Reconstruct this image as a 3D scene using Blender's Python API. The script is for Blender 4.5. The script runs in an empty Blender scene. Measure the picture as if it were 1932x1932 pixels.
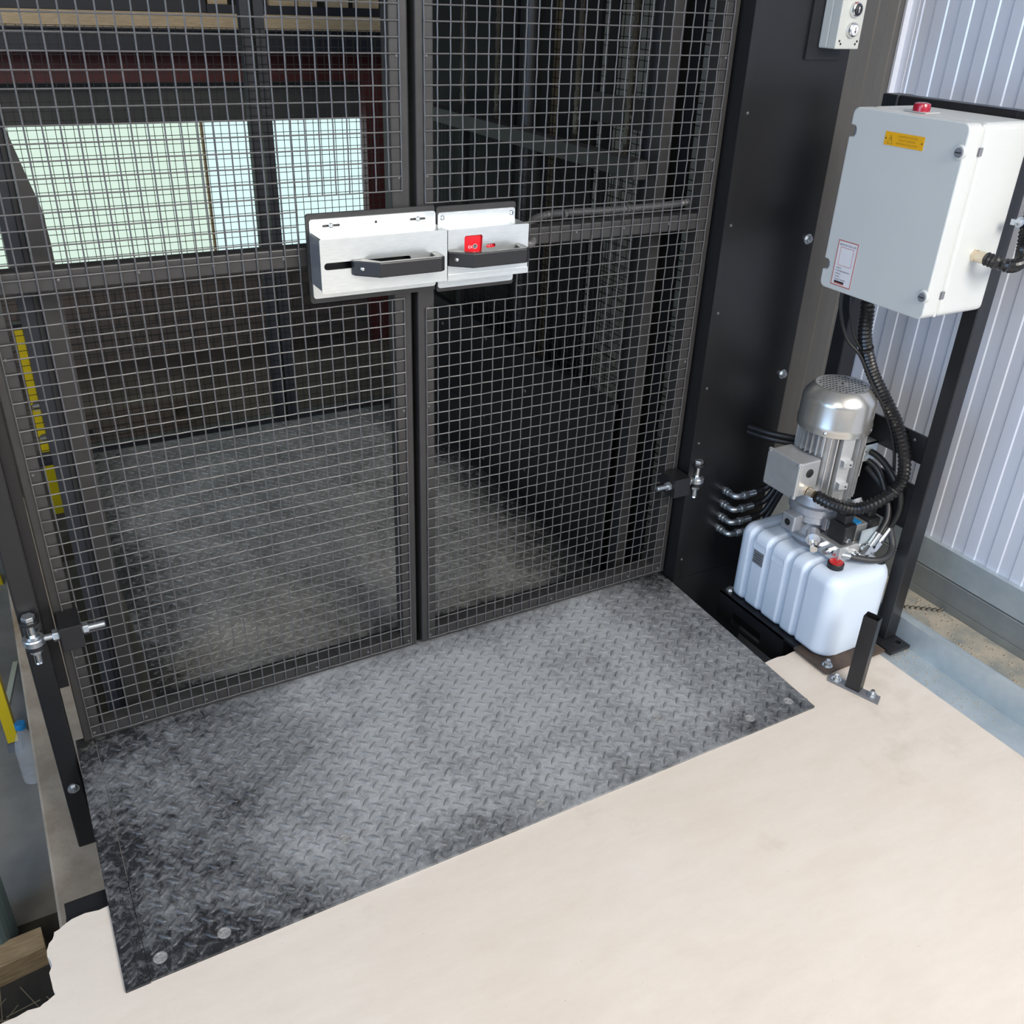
import bpy, bmesh, math, random
from mathutils import Vector, Matrix
random.seed(7)
R = math.radians
scene = bpy.context.scene
C = scene.collection

# ------------------------------------------------------------------ camera, world, lights, exposure
cam_d = bpy.data.cameras.new('camera')
cam_d.sensor_width = 36.0
cam_d.lens = 32.86
cam_d.clip_start = 0.05
cam = bpy.data.objects.new('camera', cam_d)
C.objects.link(cam)
cx = Vector((0.87377758, -0.48495159, 0.03653352))
cy = Vector((0.20893536, 0.44216722, 0.87225808))
cz = Vector((-0.43915687, -0.75452641, 0.48767934))
cam.matrix_world = Matrix(((cx.x, cy.x, cz.x, -0.81844), (cx.y, cy.y, cz.y, -1.85489), (cx.z, cy.z, cz.z, 1.55), (0, 0, 0, 1)))
scene.camera = cam

world = bpy.data.worlds.new('daylight')
scene.world = world
world.use_nodes = True
bg = world.node_tree.nodes['Background']
bg.inputs['Color'].default_value = (0.62, 0.76, 1.0, 1)
bg.inputs['Strength'].default_value = 0.42

def area(name, loc, target, sx, sy, power, color):
    d = bpy.data.lights.new(name, 'AREA')
    d.shape = 'RECTANGLE'; d.size = sx; d.size_y = sy
    d.energy = power; d.color = color
    o = bpy.data.objects.new(name, d); C.objects.link(o)
    o.location = loc
    o.rotation_euler = (Vector(target) - Vector(loc)).to_track_quat('-Z', 'Y').to_euler()
    return o
area('added_overhead_light', (0.75, -3.6, 3.45), (0.2, -0.4, 0.1), 1.9, 3.0, 355, (1.0, 0.945, 0.86))  # unseen overhead lamp added for the warm light from behind the camera
area('added_left_overhead_light', (-2.4, -3.0, 3.45), (-0.9, -0.3, -0.2), 1.6, 2.6, 95, (1.0, 0.94, 0.85))  # unseen lamp added to warm the lower level at the left
area('side_door_daylight', (-4.7, -2.2, 1.8), (0.8, -0.9, 0.5), 3.0, 2.6, 122, (0.42, 0.66, 1.0))

scene.view_settings.view_transform = 'Standard'
scene.view_settings.look = 'None'
scene.view_settings.gamma = 1.0
scene.view_settings.use_curve_mapping = False
scene.view_settings.exposure = 0.0
scene.cycles.adaptive_threshold = 0.025
scene.cycles.max_bounces = 6
scene.cycles.diffuse_bounces = 3
scene.cycles.glossy_bounces = 3

# ------------------------------------------------------------------ materials
MATS = {}
def principled(name):
    m = bpy.data.materials.new(name); m.use_nodes = True
    return m, m.node_tree, m.node_tree.nodes['Principled BSDF']

def mat(name, c1, rough=0.5, metal=0.0, c2=None, scale=20.0, lo=0.35, hi=0.65, bump=0.0, bscale=200.0, coat=0.0, rough2=None, stretch=None, sss=0.0, spec=None):
    m, nt, p = principled(name)
    N, L = nt.nodes, nt.links
    p.inputs['Base Color'].default_value = (*c1, 1)
    p.inputs['Roughness'].default_value = rough
    p.inputs['Metallic'].default_value = metal
    if coat: p.inputs['Coat Weight'].default_value = coat
    if spec is not None: p.inputs['Specular IOR Level'].default_value = spec
    if sss:
        p.inputs['Subsurface Weight'].default_value = sss
        p.inputs['Subsurface Radius'].default_value = (0.03, 0.03, 0.03)
        p.inputs['Subsurface Scale'].default_value = 0.5
    tc = N.new('ShaderNodeTexCoord')
    src = tc.outputs['Object']
    if stretch:
        mp = N.new('ShaderNodeMapping'); mp.inputs['Scale'].default_value = stretch
        L.new(src, mp.inputs['Vector']); src = mp.outputs['Vector']
    if c2 is not None:
        n = N.new('ShaderNodeTexNoise'); n.inputs['Scale'].default_value = scale
        n.inputs['Detail'].default_value = 6; n.inputs['Roughness'].default_value = 0.6
        L.new(src, n.inputs['Vector'])
        r = N.new('ShaderNodeValToRGB')
        r.color_ramp.elements[0].position = lo; r.color_ramp.elements[0].color = (*c1, 1)
        r.color_ramp.elements[1].position = hi; r.color_ramp.elements[1].color = (*c2, 1)
        L.new(n.outputs['Fac'], r.inputs['Fac']); L.new(r.outputs['Color'], p.inputs['Base Color'])
        if rough2 is not None:
            mr = N.new('ShaderNodeMapRange')
            mr.inputs['From Min'].default_value = lo; mr.inputs['From Max'].default_value = hi
            mr.inputs['To Min'].default_value = rough; mr.inputs['To Max'].default_value = rough2
            L.new(n.outputs['Fac'], mr.inputs['Value']); L.new(mr.outputs['Result'], p.inputs['Roughness'])
    if bump:
        b = N.new('ShaderNodeTexNoise'); b.inputs['Scale'].default_value = bscale; b.inputs['Detail'].default_value = 4
        L.new(src, b.inputs['Vector'])
        bp = N.new('ShaderNodeBump'); bp.inputs['Strength'].default_value = bump; bp.inputs['Distance'].default_value = 0.004
        L.new(b.outputs['Fac'], bp.inputs['Height']); L.new(bp.outputs['Normal'], p.inputs['Normal'])
    MATS[name] = m
    return m

def emit(name, color, strength):
    m, nt, p = principled(name)
    p.inputs['Base Color'].default_value = (0.05, 0.05, 0.05, 1)
    p.inputs['Emission Color'].default_value = (*color, 1)
    p.inputs['Emission Strength'].default_value = strength
    p.inputs['Roughness'].default_value = 0.4
    MATS[name] = m
    return m

def dusty_plate(name, dark, dust, bias, half_x, half_y, wx, wy):
    """painted tread plate: dust trodden into the middle, bare paint and painted shade towards the ends"""
    m, nt, p = principled(name)
    N, L = nt.nodes, nt.links
    geo = N.new('ShaderNodeNewGeometry')
    def noise(scale, detail, rough=0.6, dist=0.0):
        n = N.new('ShaderNodeTexNoise'); n.inputs['Scale'].default_value = scale
        n.inputs['Detail'].default_value = detail; n.inputs['Roughness'].default_value = rough
        n.inputs['Distortion'].default_value = dist
        L.new(geo.outputs['Position'], n.inputs['Vector']); return n.outputs['Fac']
    def mth(op, a, b=None, v=None):
        n = N.new('ShaderNodeMath'); n.operation = op
        L.new(a, n.inputs[0])
        if b is not None: L.new(b, n.inputs[1])
        elif v is not None: n.inputs[1].default_value = v
        return n.outputs[0]
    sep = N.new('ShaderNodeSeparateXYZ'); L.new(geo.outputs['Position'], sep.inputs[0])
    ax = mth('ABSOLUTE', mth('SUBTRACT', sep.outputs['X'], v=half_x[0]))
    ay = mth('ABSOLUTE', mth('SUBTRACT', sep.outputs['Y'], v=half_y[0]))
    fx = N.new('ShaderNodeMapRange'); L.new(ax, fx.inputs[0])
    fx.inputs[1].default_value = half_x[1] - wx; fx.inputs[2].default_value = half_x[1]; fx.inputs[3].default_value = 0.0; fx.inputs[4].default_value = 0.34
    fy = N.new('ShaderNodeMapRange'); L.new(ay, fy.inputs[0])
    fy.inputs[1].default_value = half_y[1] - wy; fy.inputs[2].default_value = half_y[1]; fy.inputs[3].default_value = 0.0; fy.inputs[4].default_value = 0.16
    big = noise(3.1, 6, 0.7, 0.6)
    fine = noise(55.0, 6, 0.75, 0.8)
    v = mth('ADD', mth('MULTIPLY', big, v=0.75), mth('MULTIPLY', fine, v=0.80))
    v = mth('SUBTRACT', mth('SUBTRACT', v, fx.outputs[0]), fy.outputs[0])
    v = mth('ADD', v, v=bias)
    rp = N.new('ShaderNodeValToRGB')
    rp.color_ramp.elements[0].position = 0.52; rp.color_ramp.elements[0].color = (*dark, 1)
    rp.color_ramp.elements[1].position = 0.98; rp.color_ramp.elements[1].color = (*dust, 1)
    e = rp.color_ramp.elements.new(0.70); e.color = tuple(d * 0.62 + q * 0.38 for d, q in zip(dark, dust)) + (1,)
    L.new(v, rp.inputs['Fac']); 
    sp = noise(420.0, 2, 0.5)
    sr = N.new('ShaderNodeMapRange'); L.new(sp, sr.inputs[0]); sr.inputs[1].default_value = 0.66; sr.inputs[2].default_value = 0.72; sr.inputs[4].default_value = 0.55
    mx = N.new('ShaderNodeMix'); mx.data_type = 'RGBA'
    L.new(sr.outputs[0], mx.inputs[0]); L.new(rp.outputs['Color'], mx.inputs[6]); mx.inputs[7].default_value = (0.36, 0.35, 0.33, 1)
    L.new(mx.outputs[2], p.inputs['Base Color'])
    rr = N.new('ShaderNodeMapRange'); L.new(v, rr.inputs[0]); rr.inputs[1].default_value = 0.5; rr.inputs[2].default_value = 0.9; rr.inputs[3].default_value = 0.34; rr.inputs[4].default_value = 0.68
    L.new(rr.outputs[0], p.inputs['Roughness'])
    bp = N.new('ShaderNodeBump'); bp.inputs['Strength'].default_value = 0.25; bp.inputs['Distance'].default_value = 0.003
    L.new(fine, bp.inputs['Height']); L.new(bp.outputs['Normal'], p.inputs['Normal'])
    MATS[name] = m

def concrete_floor():
    m, nt, p = principled('screed')
    N, L = nt.nodes, nt.links
    geo = N.new('ShaderNodeNewGeometry')
    def noise(scale, detail, stretch=(1, 1, 1), rot=0.0, rough=0.6):
        mp = N.new('ShaderNodeMapping'); mp.inputs['Scale'].default_value = stretch; mp.inputs['Rotation'].default_value = (0, 0, rot)
        L.new(geo.outputs['Position'], mp.inputs['Vector'])
        n = N.new('ShaderNodeTexNoise'); n.inputs['Scale'].default_value = scale; n.inputs['Detail'].default_value = detail; n.inputs['Roughness'].default_value = rough
        L.new(mp.outputs['Vector'], n.inputs['Vector']); return n.outputs['Fac']
    def ramp(f, a, b, ca, cb):
        r = N.new('ShaderNodeValToRGB'); r.color_ramp.elements[0].position = a; r.color_ramp.elements[1].position = b
        r.color_ramp.elements[0].color = (*ca, 1); r.color_ramp.elements[1].color = (*cb, 1); L.new(f, r.inputs['Fac']); return r.outputs['Color']
    def mix(f, a, b, mode='MIX', fac=None):
        x = N.new('ShaderNodeMix'); x.data_type = 'RGBA'; x.blend_type = mode
        if f is not None: L.new(f, x.inputs[0])
        else: x.inputs[0].default_value = fac
        L.new(a, x.inputs[6]); L.new(b, x.inputs[7]); return x.outputs[2]
    base = ramp(noise(2.2, 6), 0.3, 0.7, (0.70, 0.625, 0.545), (0.735, 0.675, 0.61))
    streak = ramp(noise(5, 7, (1, 3.5, 1), 0.55, 0.7), 0.30, 0.80, (0.88, 0.86, 0.84), (1, 1, 1))
    c = mix(None, base, streak, 'MULTIPLY', 0.75)
    stain = ramp(noise(1.4, 7, rough=0.7), 0.56, 0.66, (1, 1, 1), (0.84, 0.82, 0.79))
    c = mix(None, c, stain, 'MULTIPLY', 0.9)
    speck = ramp(noise(150, 2), 0.74, 0.78, (1, 1, 1), (0.45, 0.42, 0.4))
    c = mix(None, c, speck, 'MULTIPLY', 0.6)
    L.new(c, p.inputs['Base Color'])
    p.inputs['Roughness'].default_value = 0.72
    bp = N.new('ShaderNodeBump'); bp.inputs['Strength'].default_value = 0.12; bp.inputs['Distance'].default_value = 0.004
    L.new(noise(60, 6), bp.inputs['Height']); L.new(bp.outputs['Normal'], p.inputs['Normal'])
    MATS['screed'] = m

concrete_floor()
dusty_plate('tread_dusty', (0.020, 0.021, 0.024), (0.36, 0.372, 0.385), 0.16, (0.06, 0.86), (-0.31, 0.36), 0.50, 0.14)  # right end also carries the mast cover's shadow in the colour
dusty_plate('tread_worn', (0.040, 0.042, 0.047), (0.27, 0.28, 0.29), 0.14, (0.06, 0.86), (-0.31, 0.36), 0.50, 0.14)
dusty_plate('deck_dusty', (0.020, 0.021, 0.021), (0.31, 0.31, 0.295), 0.05, (-0.02, 0.66), (0.9, 0.82), 0.22, 0.2)
mat('lower_concrete', (0.30, 0.285, 0.26), 0.85, c2=(0.20, 0.19, 0.175), scale=4, bump=0.15, bscale=40)
mat('kerb_concrete', (0.50, 0.42, 0.33), 0.85, c2=(0.36, 0.29, 0.22), scale=11, bump=0.3, bscale=60)
mat('black_paint', (0.011, 0.011, 0.013), 0.36, c2=(0.016, 0.016, 0.018), scale=8, bump=0.03, bscale=400)
mat('panel_black', (0.010, 0.0105, 0.012), 0.34, c2=(0.014, 0.014, 0.015), scale=3, bump=0.02, bscale=300)
mat('gate_paint', (0.030, 0.029, 0.029), 0.42, c2=(0.037, 0.036, 0.036), scale=30, bump=0.04, bscale=500)
mat('wire_paint', (0.085, 0.083, 0.085), 0.36, c2=(0.11, 0.108, 0.11), scale=60)  # same paint as the gate, lightened for the light the wires catch
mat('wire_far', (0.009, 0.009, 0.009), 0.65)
mat('lock_zinc', (0.80, 0.83, 0.82), 0.30, 0.75, c2=(0.72, 0.76, 0.76), scale=40, stretch=(1, 1, 8))
mat('zinc', (0.62, 0.66, 0.69), 0.28, 0.9, c2=(0.50, 0.54, 0.58), scale=60)
mat('bright_steel', (0.72, 0.74, 0.75), 0.18, 1.0)
mat('brass_nickel', (0.72, 0.62, 0.48), 0.25, 0.9)
mat('galvanised', (0.46, 0.53, 0.57), 0.42, 0.55, c2=(0.56, 0.62, 0.65), scale=14, bump=0.02, bscale=60)
mat('galvanised_dull', (0.25, 0.27, 0.275), 0.5, 0.4, c2=(0.33, 0.36, 0.37), scale=6)
mat('dirty_galvanised', (0.27, 0.29, 0.28), 0.75, 0.2, c2=(0.50, 0.45, 0.37), scale=9, lo=0.4, hi=0.6)
mat('handle_plastic', (0.018, 0.018, 0.020), 0.34, bump=0.04, bscale=700)
mat('rubber', (0.012, 0.012, 0.013), 0.42)
mat('conduit_black', (0.010, 0.010, 0.011), 0.28)
mat('cladding_white', (0.76, 0.79, 0.88), 0.27, 0.1, c2=(0.72, 0.75, 0.84), scale=2)
mat('cladding_taupe', (0.115, 0.110, 0.103), 0.3, 0.25, c2=(0.135, 0.13, 0.122), scale=2)
mat('cladding_grey', (0.62, 0.62, 0.62), 0.6)
mat('mast_black', (0.006, 0.006, 0.007), 0.6)
mat('hose_grey', (0.035, 0.036, 0.04), 0.5)
mat('slab_shade', (0.030, 0.026, 0.021), 0.95, c2=(0.055, 0.046, 0.035), scale=12, bump=0.3, bscale=40)  # brown-black colour for the shade below the slab
mat('enclosure', (0.60, 0.62, 0.61), 0.36, c2=(0.585, 0.605, 0.595), scale=5)
mat('station_grey', (0.55, 0.56, 0.53), 0.35)
mat('label_yellow', (0.83, 0.42, 0.012), 0.4)
mat('print_amber', (0.42, 0.24, 0.02), 0.5)
mat('print_black', (0.02, 0.02, 0.025), 0.5)
mat('print_navy', (0.06, 0.07, 0.11), 0.5)
mat('print_red', (0.46, 0.10, 0.07), 0.5)
mat('print_white', (0.85, 0.8, 0.8), 0.5)
mat('paper_white', (0.74, 0.73, 0.76), 0.45)
mat('lens_red', (0.40, 0.012, 0.035), 0.18, coat=0.4)
mat('lock_red', (0.80, 0.012, 0.022), 0.4)
mat('cap_red', (0.50, 0.018, 0.018), 0.4)
mat('tank_poly', (0.66, 0.745, 0.86), 0.34, sss=0.08)  # blue daylight on the tank is partly put into this base colour
mat('motor_silver', (0.50, 0.51, 0.52), 0.32, 0.55, c2=(0.56, 0.565, 0.57), scale=30)
mat('fan_cover_silver', (0.56, 0.55, 0.52), 0.26, 0.8)
mat('cast_aluminium', (0.42, 0.44, 0.48), 0.42, 0.6, c2=(0.50, 0.52, 0.56), scale=60, bump=0.05, bscale=300)
mat('block_aluminium', (0.60, 0.61, 0.61), 0.32, 0.75)
mat('coil_black', (0.012, 0.012, 0.014), 0.45)
mat('motor_dark', (0.006, 0.006, 0.007), 0.7)
mat('rusty_plate', (0.10, 0.065, 0.045), 0.7, c2=(0.055, 0.042, 0.036), scale=40, bump=0.2, bscale=200)
mat('bolt_dusty', (0.42, 0.42, 0.41), 0.5, 0.2, c2=(0.2, 0.2, 0.2), scale=120)
mat('earth_floor', (0.085, 0.066, 0.052), 0.9, c2=(0.16, 0.125, 0.10), scale=2.5, bump=0.2, bscale=30)
mat('oil_film', (0.20, 0.20, 0.215), 0.4, 0.3)
mat('yellow_grp', (0.70, 0.50, 0.01), 0.4)
mat('grey_foot', (0.18, 0.19, 0.21), 0.6)
mat('aluminium_tube', (0.55, 0.57, 0.60), 0.35, 0.7)
mat('cap_blue', (0.012, 0.20, 0.46), 0.35)
mat('timber', (0.52, 0.37, 0.20), 0.75, c2=(0.34, 0.22, 0.11), scale=10, stretch=(1.5, 14, 14), bump=0.2, bscale=60)
mat('timber_pale', (0.62, 0.47, 0.29), 0.75, c2=(0.50, 0.36, 0.20), scale=10, stretch=(2, 14, 14))
mat('timber_dark', (0.13, 0.095, 0.07), 0.8, c2=(0.085, 0.062, 0.045), scale=9, stretch=(1.5, 14, 14))
mat('red_oxide', (0.12, 0.022, 0.02), 0.55, c2=(0.09, 0.017, 0.016), scale=7)
mat('wall_dark', (0.11, 0.105, 0.09), 0.85, c2=(0.085, 0.08, 0.07), scale=3)
mat('brick_brown', (0.12, 0.085, 0.062), 0.85, c2=(0.20, 0.155, 0.125), scale=1.7)
mat('mortar', (0.10, 0.09, 0.08), 0.9)
mat('steel_navy', (0.018, 0.020, 0.027), 0.5)
mat('chain_steel', (0.20, 0.18, 0.15), 0.3, 0.85)
mat('ceiling_grey', (0.35, 0.35, 0.36), 0.8)
mat('wall_plain', (0.45, 0.45, 0.46), 0.8)
mat('dust_heap', (0.36, 0.31, 0.25), 0.95, bump=0.4, bscale=200)
mat('straw', (0.30, 0.24, 0.14), 0.9)
mat('tarp', (0.12, 0.17, 0.18), 0.5)
emit('window_light', (0.74, 0.93, 0.80), 0.95)
emit('window_light_blue', (0.72, 0.95, 0.95), 1.05)
# clear bottle plastic
mbt, ntb, pb = principled('bottle_clear')
pb.inputs['Base Color'].default_value = (0.93, 0.95, 0.97, 1); pb.inputs['Roughness'].default_value = 0.06
pb.inputs['Alpha'].default_value = 0.20; pb.inputs['IOR'].default_value = 1.4
MATS['bottle_clear'] = mbt

# ------------------------------------------------------------------ mesh helpers
class MB:
    def __init__(self): self.v = []; self.f = []
    def add(self, vs, fs):
        o = len(self.v); self.v += [tuple(p) for p in vs]; self.f += [tuple(i + o for i in q) for q in fs]; return self
    def box(self, x0, x1, y0, y1, z0, z1):
        vs = [(x, y, z) for z in (z0, z1) for y in (y0, y1) for x in (x0, x1)]
        return self.add(vs, [(0, 2, 3, 1), (4, 5, 7, 6), (0, 1, 5, 4), (2, 6, 7, 3), (0, 4, 6, 2), (1, 3, 7, 5)])
    def bar(self, p0, p1, w, h, up=(0, 0, 1)):
        p0, p1 = Vector(p0), Vector(p1); d = (p1 - p0).normalized(); s = d.cross(Vector(up)).normalized(); u = s.cross(d)
        vs = [p + s * a * w / 2 + u * b * h / 2 for p in (p0, p1) for a, b in ((-1, -1), (1, -1), (1, 1), (-1, 1))]
        return self.add(vs, [(3, 2, 1, 0), (4, 5, 6, 7), (0, 1, 5, 4), (1, 2, 6, 5), (2, 3, 7, 6), (3, 0, 4, 7)])
    def cyl(self, p0, p1, r, n=14, r2=None, cap=True, phase=0.0):
        p0, p1 = Vector(p0), Vector(p1); d = (p1 - p0).normalized()
        a = d.orthogonal().normalized() if abs(d.z) < 0.999 else Vector((1, 0, 0)); a = (a - d * a.dot(d)).normalized(); b = d.cross(a)
        r2 = r if r2 is None else r2
        vs = []
        for p, q in ((p0, r), (p1, r2)):
            for i in range(n):
                t = 2 * math.pi * i / n + phase; vs.append(p + (a * math.cos(t) + b * math.sin(t)) * q)
        fs = [(i, (i + 1) % n, n + (i + 1) % n, n + i) for i in range(n)]
        if cap: fs += [tuple(range(n - 1, -1, -1)), tuple(range(n, 2 * n))]
        return self.add(vs, fs)
    def rings(self, rings, closed_ends=True):
        n = len(rings[0]); vs = [p for r in rings for p in r]; fs = []
        for k in range(len(rings) - 1):
            for i in range(n): fs.append((k * n + i, k * n + (i + 1) % n, (k + 1) * n + (i + 1) % n, (k + 1) * n + i))
        if closed_ends: fs += [tuple(range(n - 1, -1, -1)), tuple((len(rings) - 1) * n + i for i in range(n))]
        return self.add(vs, fs)
    def tube(self, pts, r, n=8, rf=None):
        pts = [Vector(p) for p in pts]; m = len(pts); rings = []
        t0 = (pts[1] - pts[0]).normalized(); a = t0.orthogonal().normalized()
        for k in range(m):
            t = (pts[min(k + 1, m - 1)] - pts[max(k - 1, 0)]).normalized()
            a = (a - t * a.dot(t)).normalized(); b = t.cross(a)
            q = rf(k) if rf else r
            rings.append([pts[k] + (a * math.cos(2 * math.pi * i / n) + b * math.sin(2 * math.pi * i / n)) * q for i in range(n)])
        return self.rings(rings)
    def lathe(self, c, prof, n=32, axis='z'):
        c = Vector(c); rings = []
        for r, h in prof:
            ring = []
            for i in range(n):
                t = 2 * math.pi * i / n; u, w = r * math.cos(t), r * math.sin(t)
                ring.append(c + (Vector((u, w, h)) if axis == 'z' else Vector((h, u, w)) if axis == 'x' else Vector((w, h, u))))
            rings.append(ring)
        return self.rings(rings)
    def prism(self, poly, axis, a0, a1):
        n = len(poly)
        def P(u, w, a): return (u, w, a) if axis == 'z' else (a, u, w) if axis == 'x' else (u, a, w)
        vs = [P(u, w, a) for a in (a0, a1) for u, w in poly]
        fs = [(i, (i + 1) % n, n + (i + 1) % n, n + i) for i in range(n)] + [tuple(range(n - 1, -1, -1)), tuple(range(n, 2 * n))]
        return self.add(vs, fs)
    def dome(self, c, d, r, h, n=10, k=3):
        c, d = Vector(c), Vector(d).normalized(); a = d.orthogonal().normalized(); b = d.cross(a); rings = []
        for j in range(k + 1):
            t = math.pi / 2 * j / k * 0.96; rr, hh = r * math.cos(t), h * math.sin(t)
            rings.append([c + d * hh + (a * math.cos(2 * math.pi * i / n) + b * math.sin(2 * math.pi * i / n)) * rr for i in range(n)])
        return self.rings(rings)
    def build(self, name, material, parent=None, smooth=False, bevel=0.0, seg=2):
        me = bpy.data.meshes.new(name)
        n = len(self.v)
        lo = [min(p[i] for p in self.v) for i in range(3)]; hi = [max(p[i] for p in self.v) for i in range(3)]
        c = Vector(((lo[0] + hi[0]) / 2, (lo[1] + hi[1]) / 2, lo[2]))
        me.from_pydata([(p[0] - c.x, p[1] - c.y, p[2] - c.z) for p in self.v], [], self.f)
        bm = bmesh.new(); bm.from_mesh(me); bmesh.ops.recalc_face_normals(bm, faces=bm.faces); bm.to_mesh(me); bm.free()
        return finish(me, name, c, material, parent, smooth, bevel, seg)

def wloc(o):
    v = Vector((0, 0, 0))
    while o is not None:
        v += o.location; o = o.parent
    return v

def finish(me, name, c, material, parent, smooth=False, bevel=0.0, seg=2):
    if smooth:
        me.shade_smooth(); me.set_sharp_from_angle(angle=R(38))
    me.materials.append(MATS[material] if isinstance(material, str) else material)
    o = bpy.data.objects.new(name, me); C.objects.link(o)
    o.location = Vector(c) - (wloc(parent) if parent else Vector((0, 0, 0)))
    if parent: o.parent = parent
    if bevel:
        b = o.modifiers.new('edge_bevel', 'BEVEL'); b.width = bevel; b.segments = seg; b.limit_method = 'ANGLE'; b.angle_limit = R(40)
        b.harden_normals = False
    return o

def holed(name, outer, holes, axis, a0, a1, material, parent=None, bevel=0.0):
    """flat plate with real openings, outlines in 2D, pushed from a0 to a1 along axis"""
    bm = bmesh.new(); es = []
    def P(u, w, a): return (u, w, a) if axis == 'z' else (a, u, w) if axis == 'x' else (u, a, w)
    for loop in [outer] + holes:
        vs = [bm.verts.new(P(u, w, a0)) for u, w in loop]
        es += [bm.edges.new((vs[i], vs[(i + 1) % len(vs)])) for i in range(len(vs))]
    bmesh.ops.triangle_fill(bm, edges=es, use_beauty=True)
    ext = bmesh.ops.extrude_face_region(bm, geom=list(bm.faces))
    d = Vector(P(0, 0, a1 - a0))
    bmesh.ops.translate(bm, vec=d, verts=[g for g in ext['geom'] if isinstance(g, bmesh.types.BMVert)])
    bmesh.ops.recalc_face_normals(bm, faces=bm.faces)
    us = [v.co.copy() for v in bm.verts]
    c = Vector((sum((min(p[i] for p in us), max(p[i] for p in us))) / 2 for i in range(3)))
    bmesh.ops.translate(bm, vec=-c, verts=bm.verts)
    me = bpy.data.meshes.new(name); bm.to_mesh(me); bm.free()
    return finish(me, name, c, material, parent, False, bevel, 1)

def rect(u0, u1, w0, w1, r=0.0, n=4):
    if not r: return [(u0, w0), (u1, w0), (u1, w1), (u0, w1)]
    out = []
    for cu, cw, a in ((u1 - r, w0 + r, -90), (u1 - r, w1 - r, 0), (u0 + r, w1 - r, 90), (u0 + r, w0 + r, 180)):
        for k in range(n + 1):
            t = R(a + 90 * k / n); out.append((cu + r * math.cos(t), cw + r * math.sin(t)))
    return out
def circ(u, w, r, n=12): return [(u + r * math.cos(2 * math.pi * i / n), w + r * math.sin(2 * math.pi * i / n)) for i in range(n)]

def smooth_path(pts, step=0.01):
    P = [Vector(p) for p in pts]; P = [P[0] * 2 - P[1]] + P + [P[-1] * 2 - P[-2]]; out = []
    for i in range(1, len(P) - 2):
        n = max(2, int((P[i + 1] - P[i]).length / step))
        for k in range(n):
            t = k / n
            out.append(0.5 * ((2 * P[i]) + (P[i + 1] - P[i - 1]) * t + (2 * P[i - 1] - 5 * P[i] + 4 * P[i + 1] - P[i + 2]) * t * t + (3 * P[i] - P[i - 1] - 3 * P[i + 1] + P[i + 2]) * t ** 3))
    out.append(P[-2]); return out

def tag(o, label=None, cat=None, group=None, kind=None):
    if label: o['label'] = label
    if cat: o['category'] = cat
    if group: o['group'] = group
    if kind: o['kind'] = kind
    return o
def thing(name, label, cat, loc, group=None):
    o = bpy.data.objects.new(name, None); o.empty_display_size = 0.05; C.objects.link(o); o.location = loc
    return tag(o, label, cat, group)
def structure(o, label=None):
    o['kind'] = 'structure'
    if label: o['label'] = label
    return o

def lettering(name, text, size, origin, u, v, material, parent, width=None, depth=0.0003, bold=0.0):
    cu = bpy.data.curves.new(name, 'FONT'); cu.body = text; cu.size = size; cu.extrude = 0; cu.offset = bold
    ob = bpy.data.objects.new(name, cu); C.objects.link(ob)
    bpy.context.view_layer.update()
    me = bpy.data.meshes.new_from_object(ob.evaluated_get(bpy.context.evaluated_depsgraph_get()))
    bpy.data.objects.remove(ob); bpy.data.curves.remove(cu)
    co = [p.co.copy() for p in me.vertices]
    wdt = max(p.x for p in co) - min(p.x for p in co); x0 = min(p.x for p in co)
    sx = (width / wdt) if width else 1.0
    u, v = Vector(u), Vector(v); n = u.cross(v); o = Vector(origin)
    mb = MB(); mb.add([o + u * (p.x - x0) * sx + v * p.y + n * depth for p in co], [tuple(q.vertices) for q in me.polygons])
    bpy.data.meshes.remove(me)
    return mb.build(name, material, parent)

def hexbolt(parent, c, d, r=0.008, h=0.006, name='bolt', material='zinc', washer=True):
    c, d = Vector(c), Vector(d).normalized(); mb = MB()
    if washer: mb.cyl(c, c + d * 0.002, r * 1.45, 16)
    mb.cyl(c + d * 0.002, c + d * (0.002 + h), r, 6, phase=0.3)
    mb.dome(c + d * (0.002 + h), d, r * 0.8, 0.0012, 8, 2)
    return mb.build(name, material, parent)

def woven(mb, us, ws, place, r=0.0015, amp=0.0008, keep=None, n=5):
    """crimped wires: us/ws wire positions, keep(u,w) says whether the crossing belongs to the cloth"""
    def runs(flags):
        out = []; s = None
        for k, f in enumerate(flags + [False]):
            if f and s is None: s = k
            if not f and s is not None:
                if k - s > 1: out.append((s, k - 1))
                s = None
        return out
    for i, u in enumerate(us):
        fl = [keep(u, w) if keep else True for w in ws]
        for a, b in runs(fl):
            mb.tube([place(u, ws[k], amp * (1 if (i + k) % 2 else -1)) for k in range(a, b + 1)], r, n)
    for k, w in enumerate(ws):
        fl = [keep(u, w) if keep else True for u in us]
        for a, b in runs(fl):
            mb.tube([place(us[i], w, -amp * (1 if (i + k) % 2 else -1)) for i in range(a, b + 1)], r, n)
    return mb
def lin(a, b, pitch):
    n = max(1, round((b - a) / pitch)); return [a + (b - a) * i / n for i in range(n + 1)]

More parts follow.
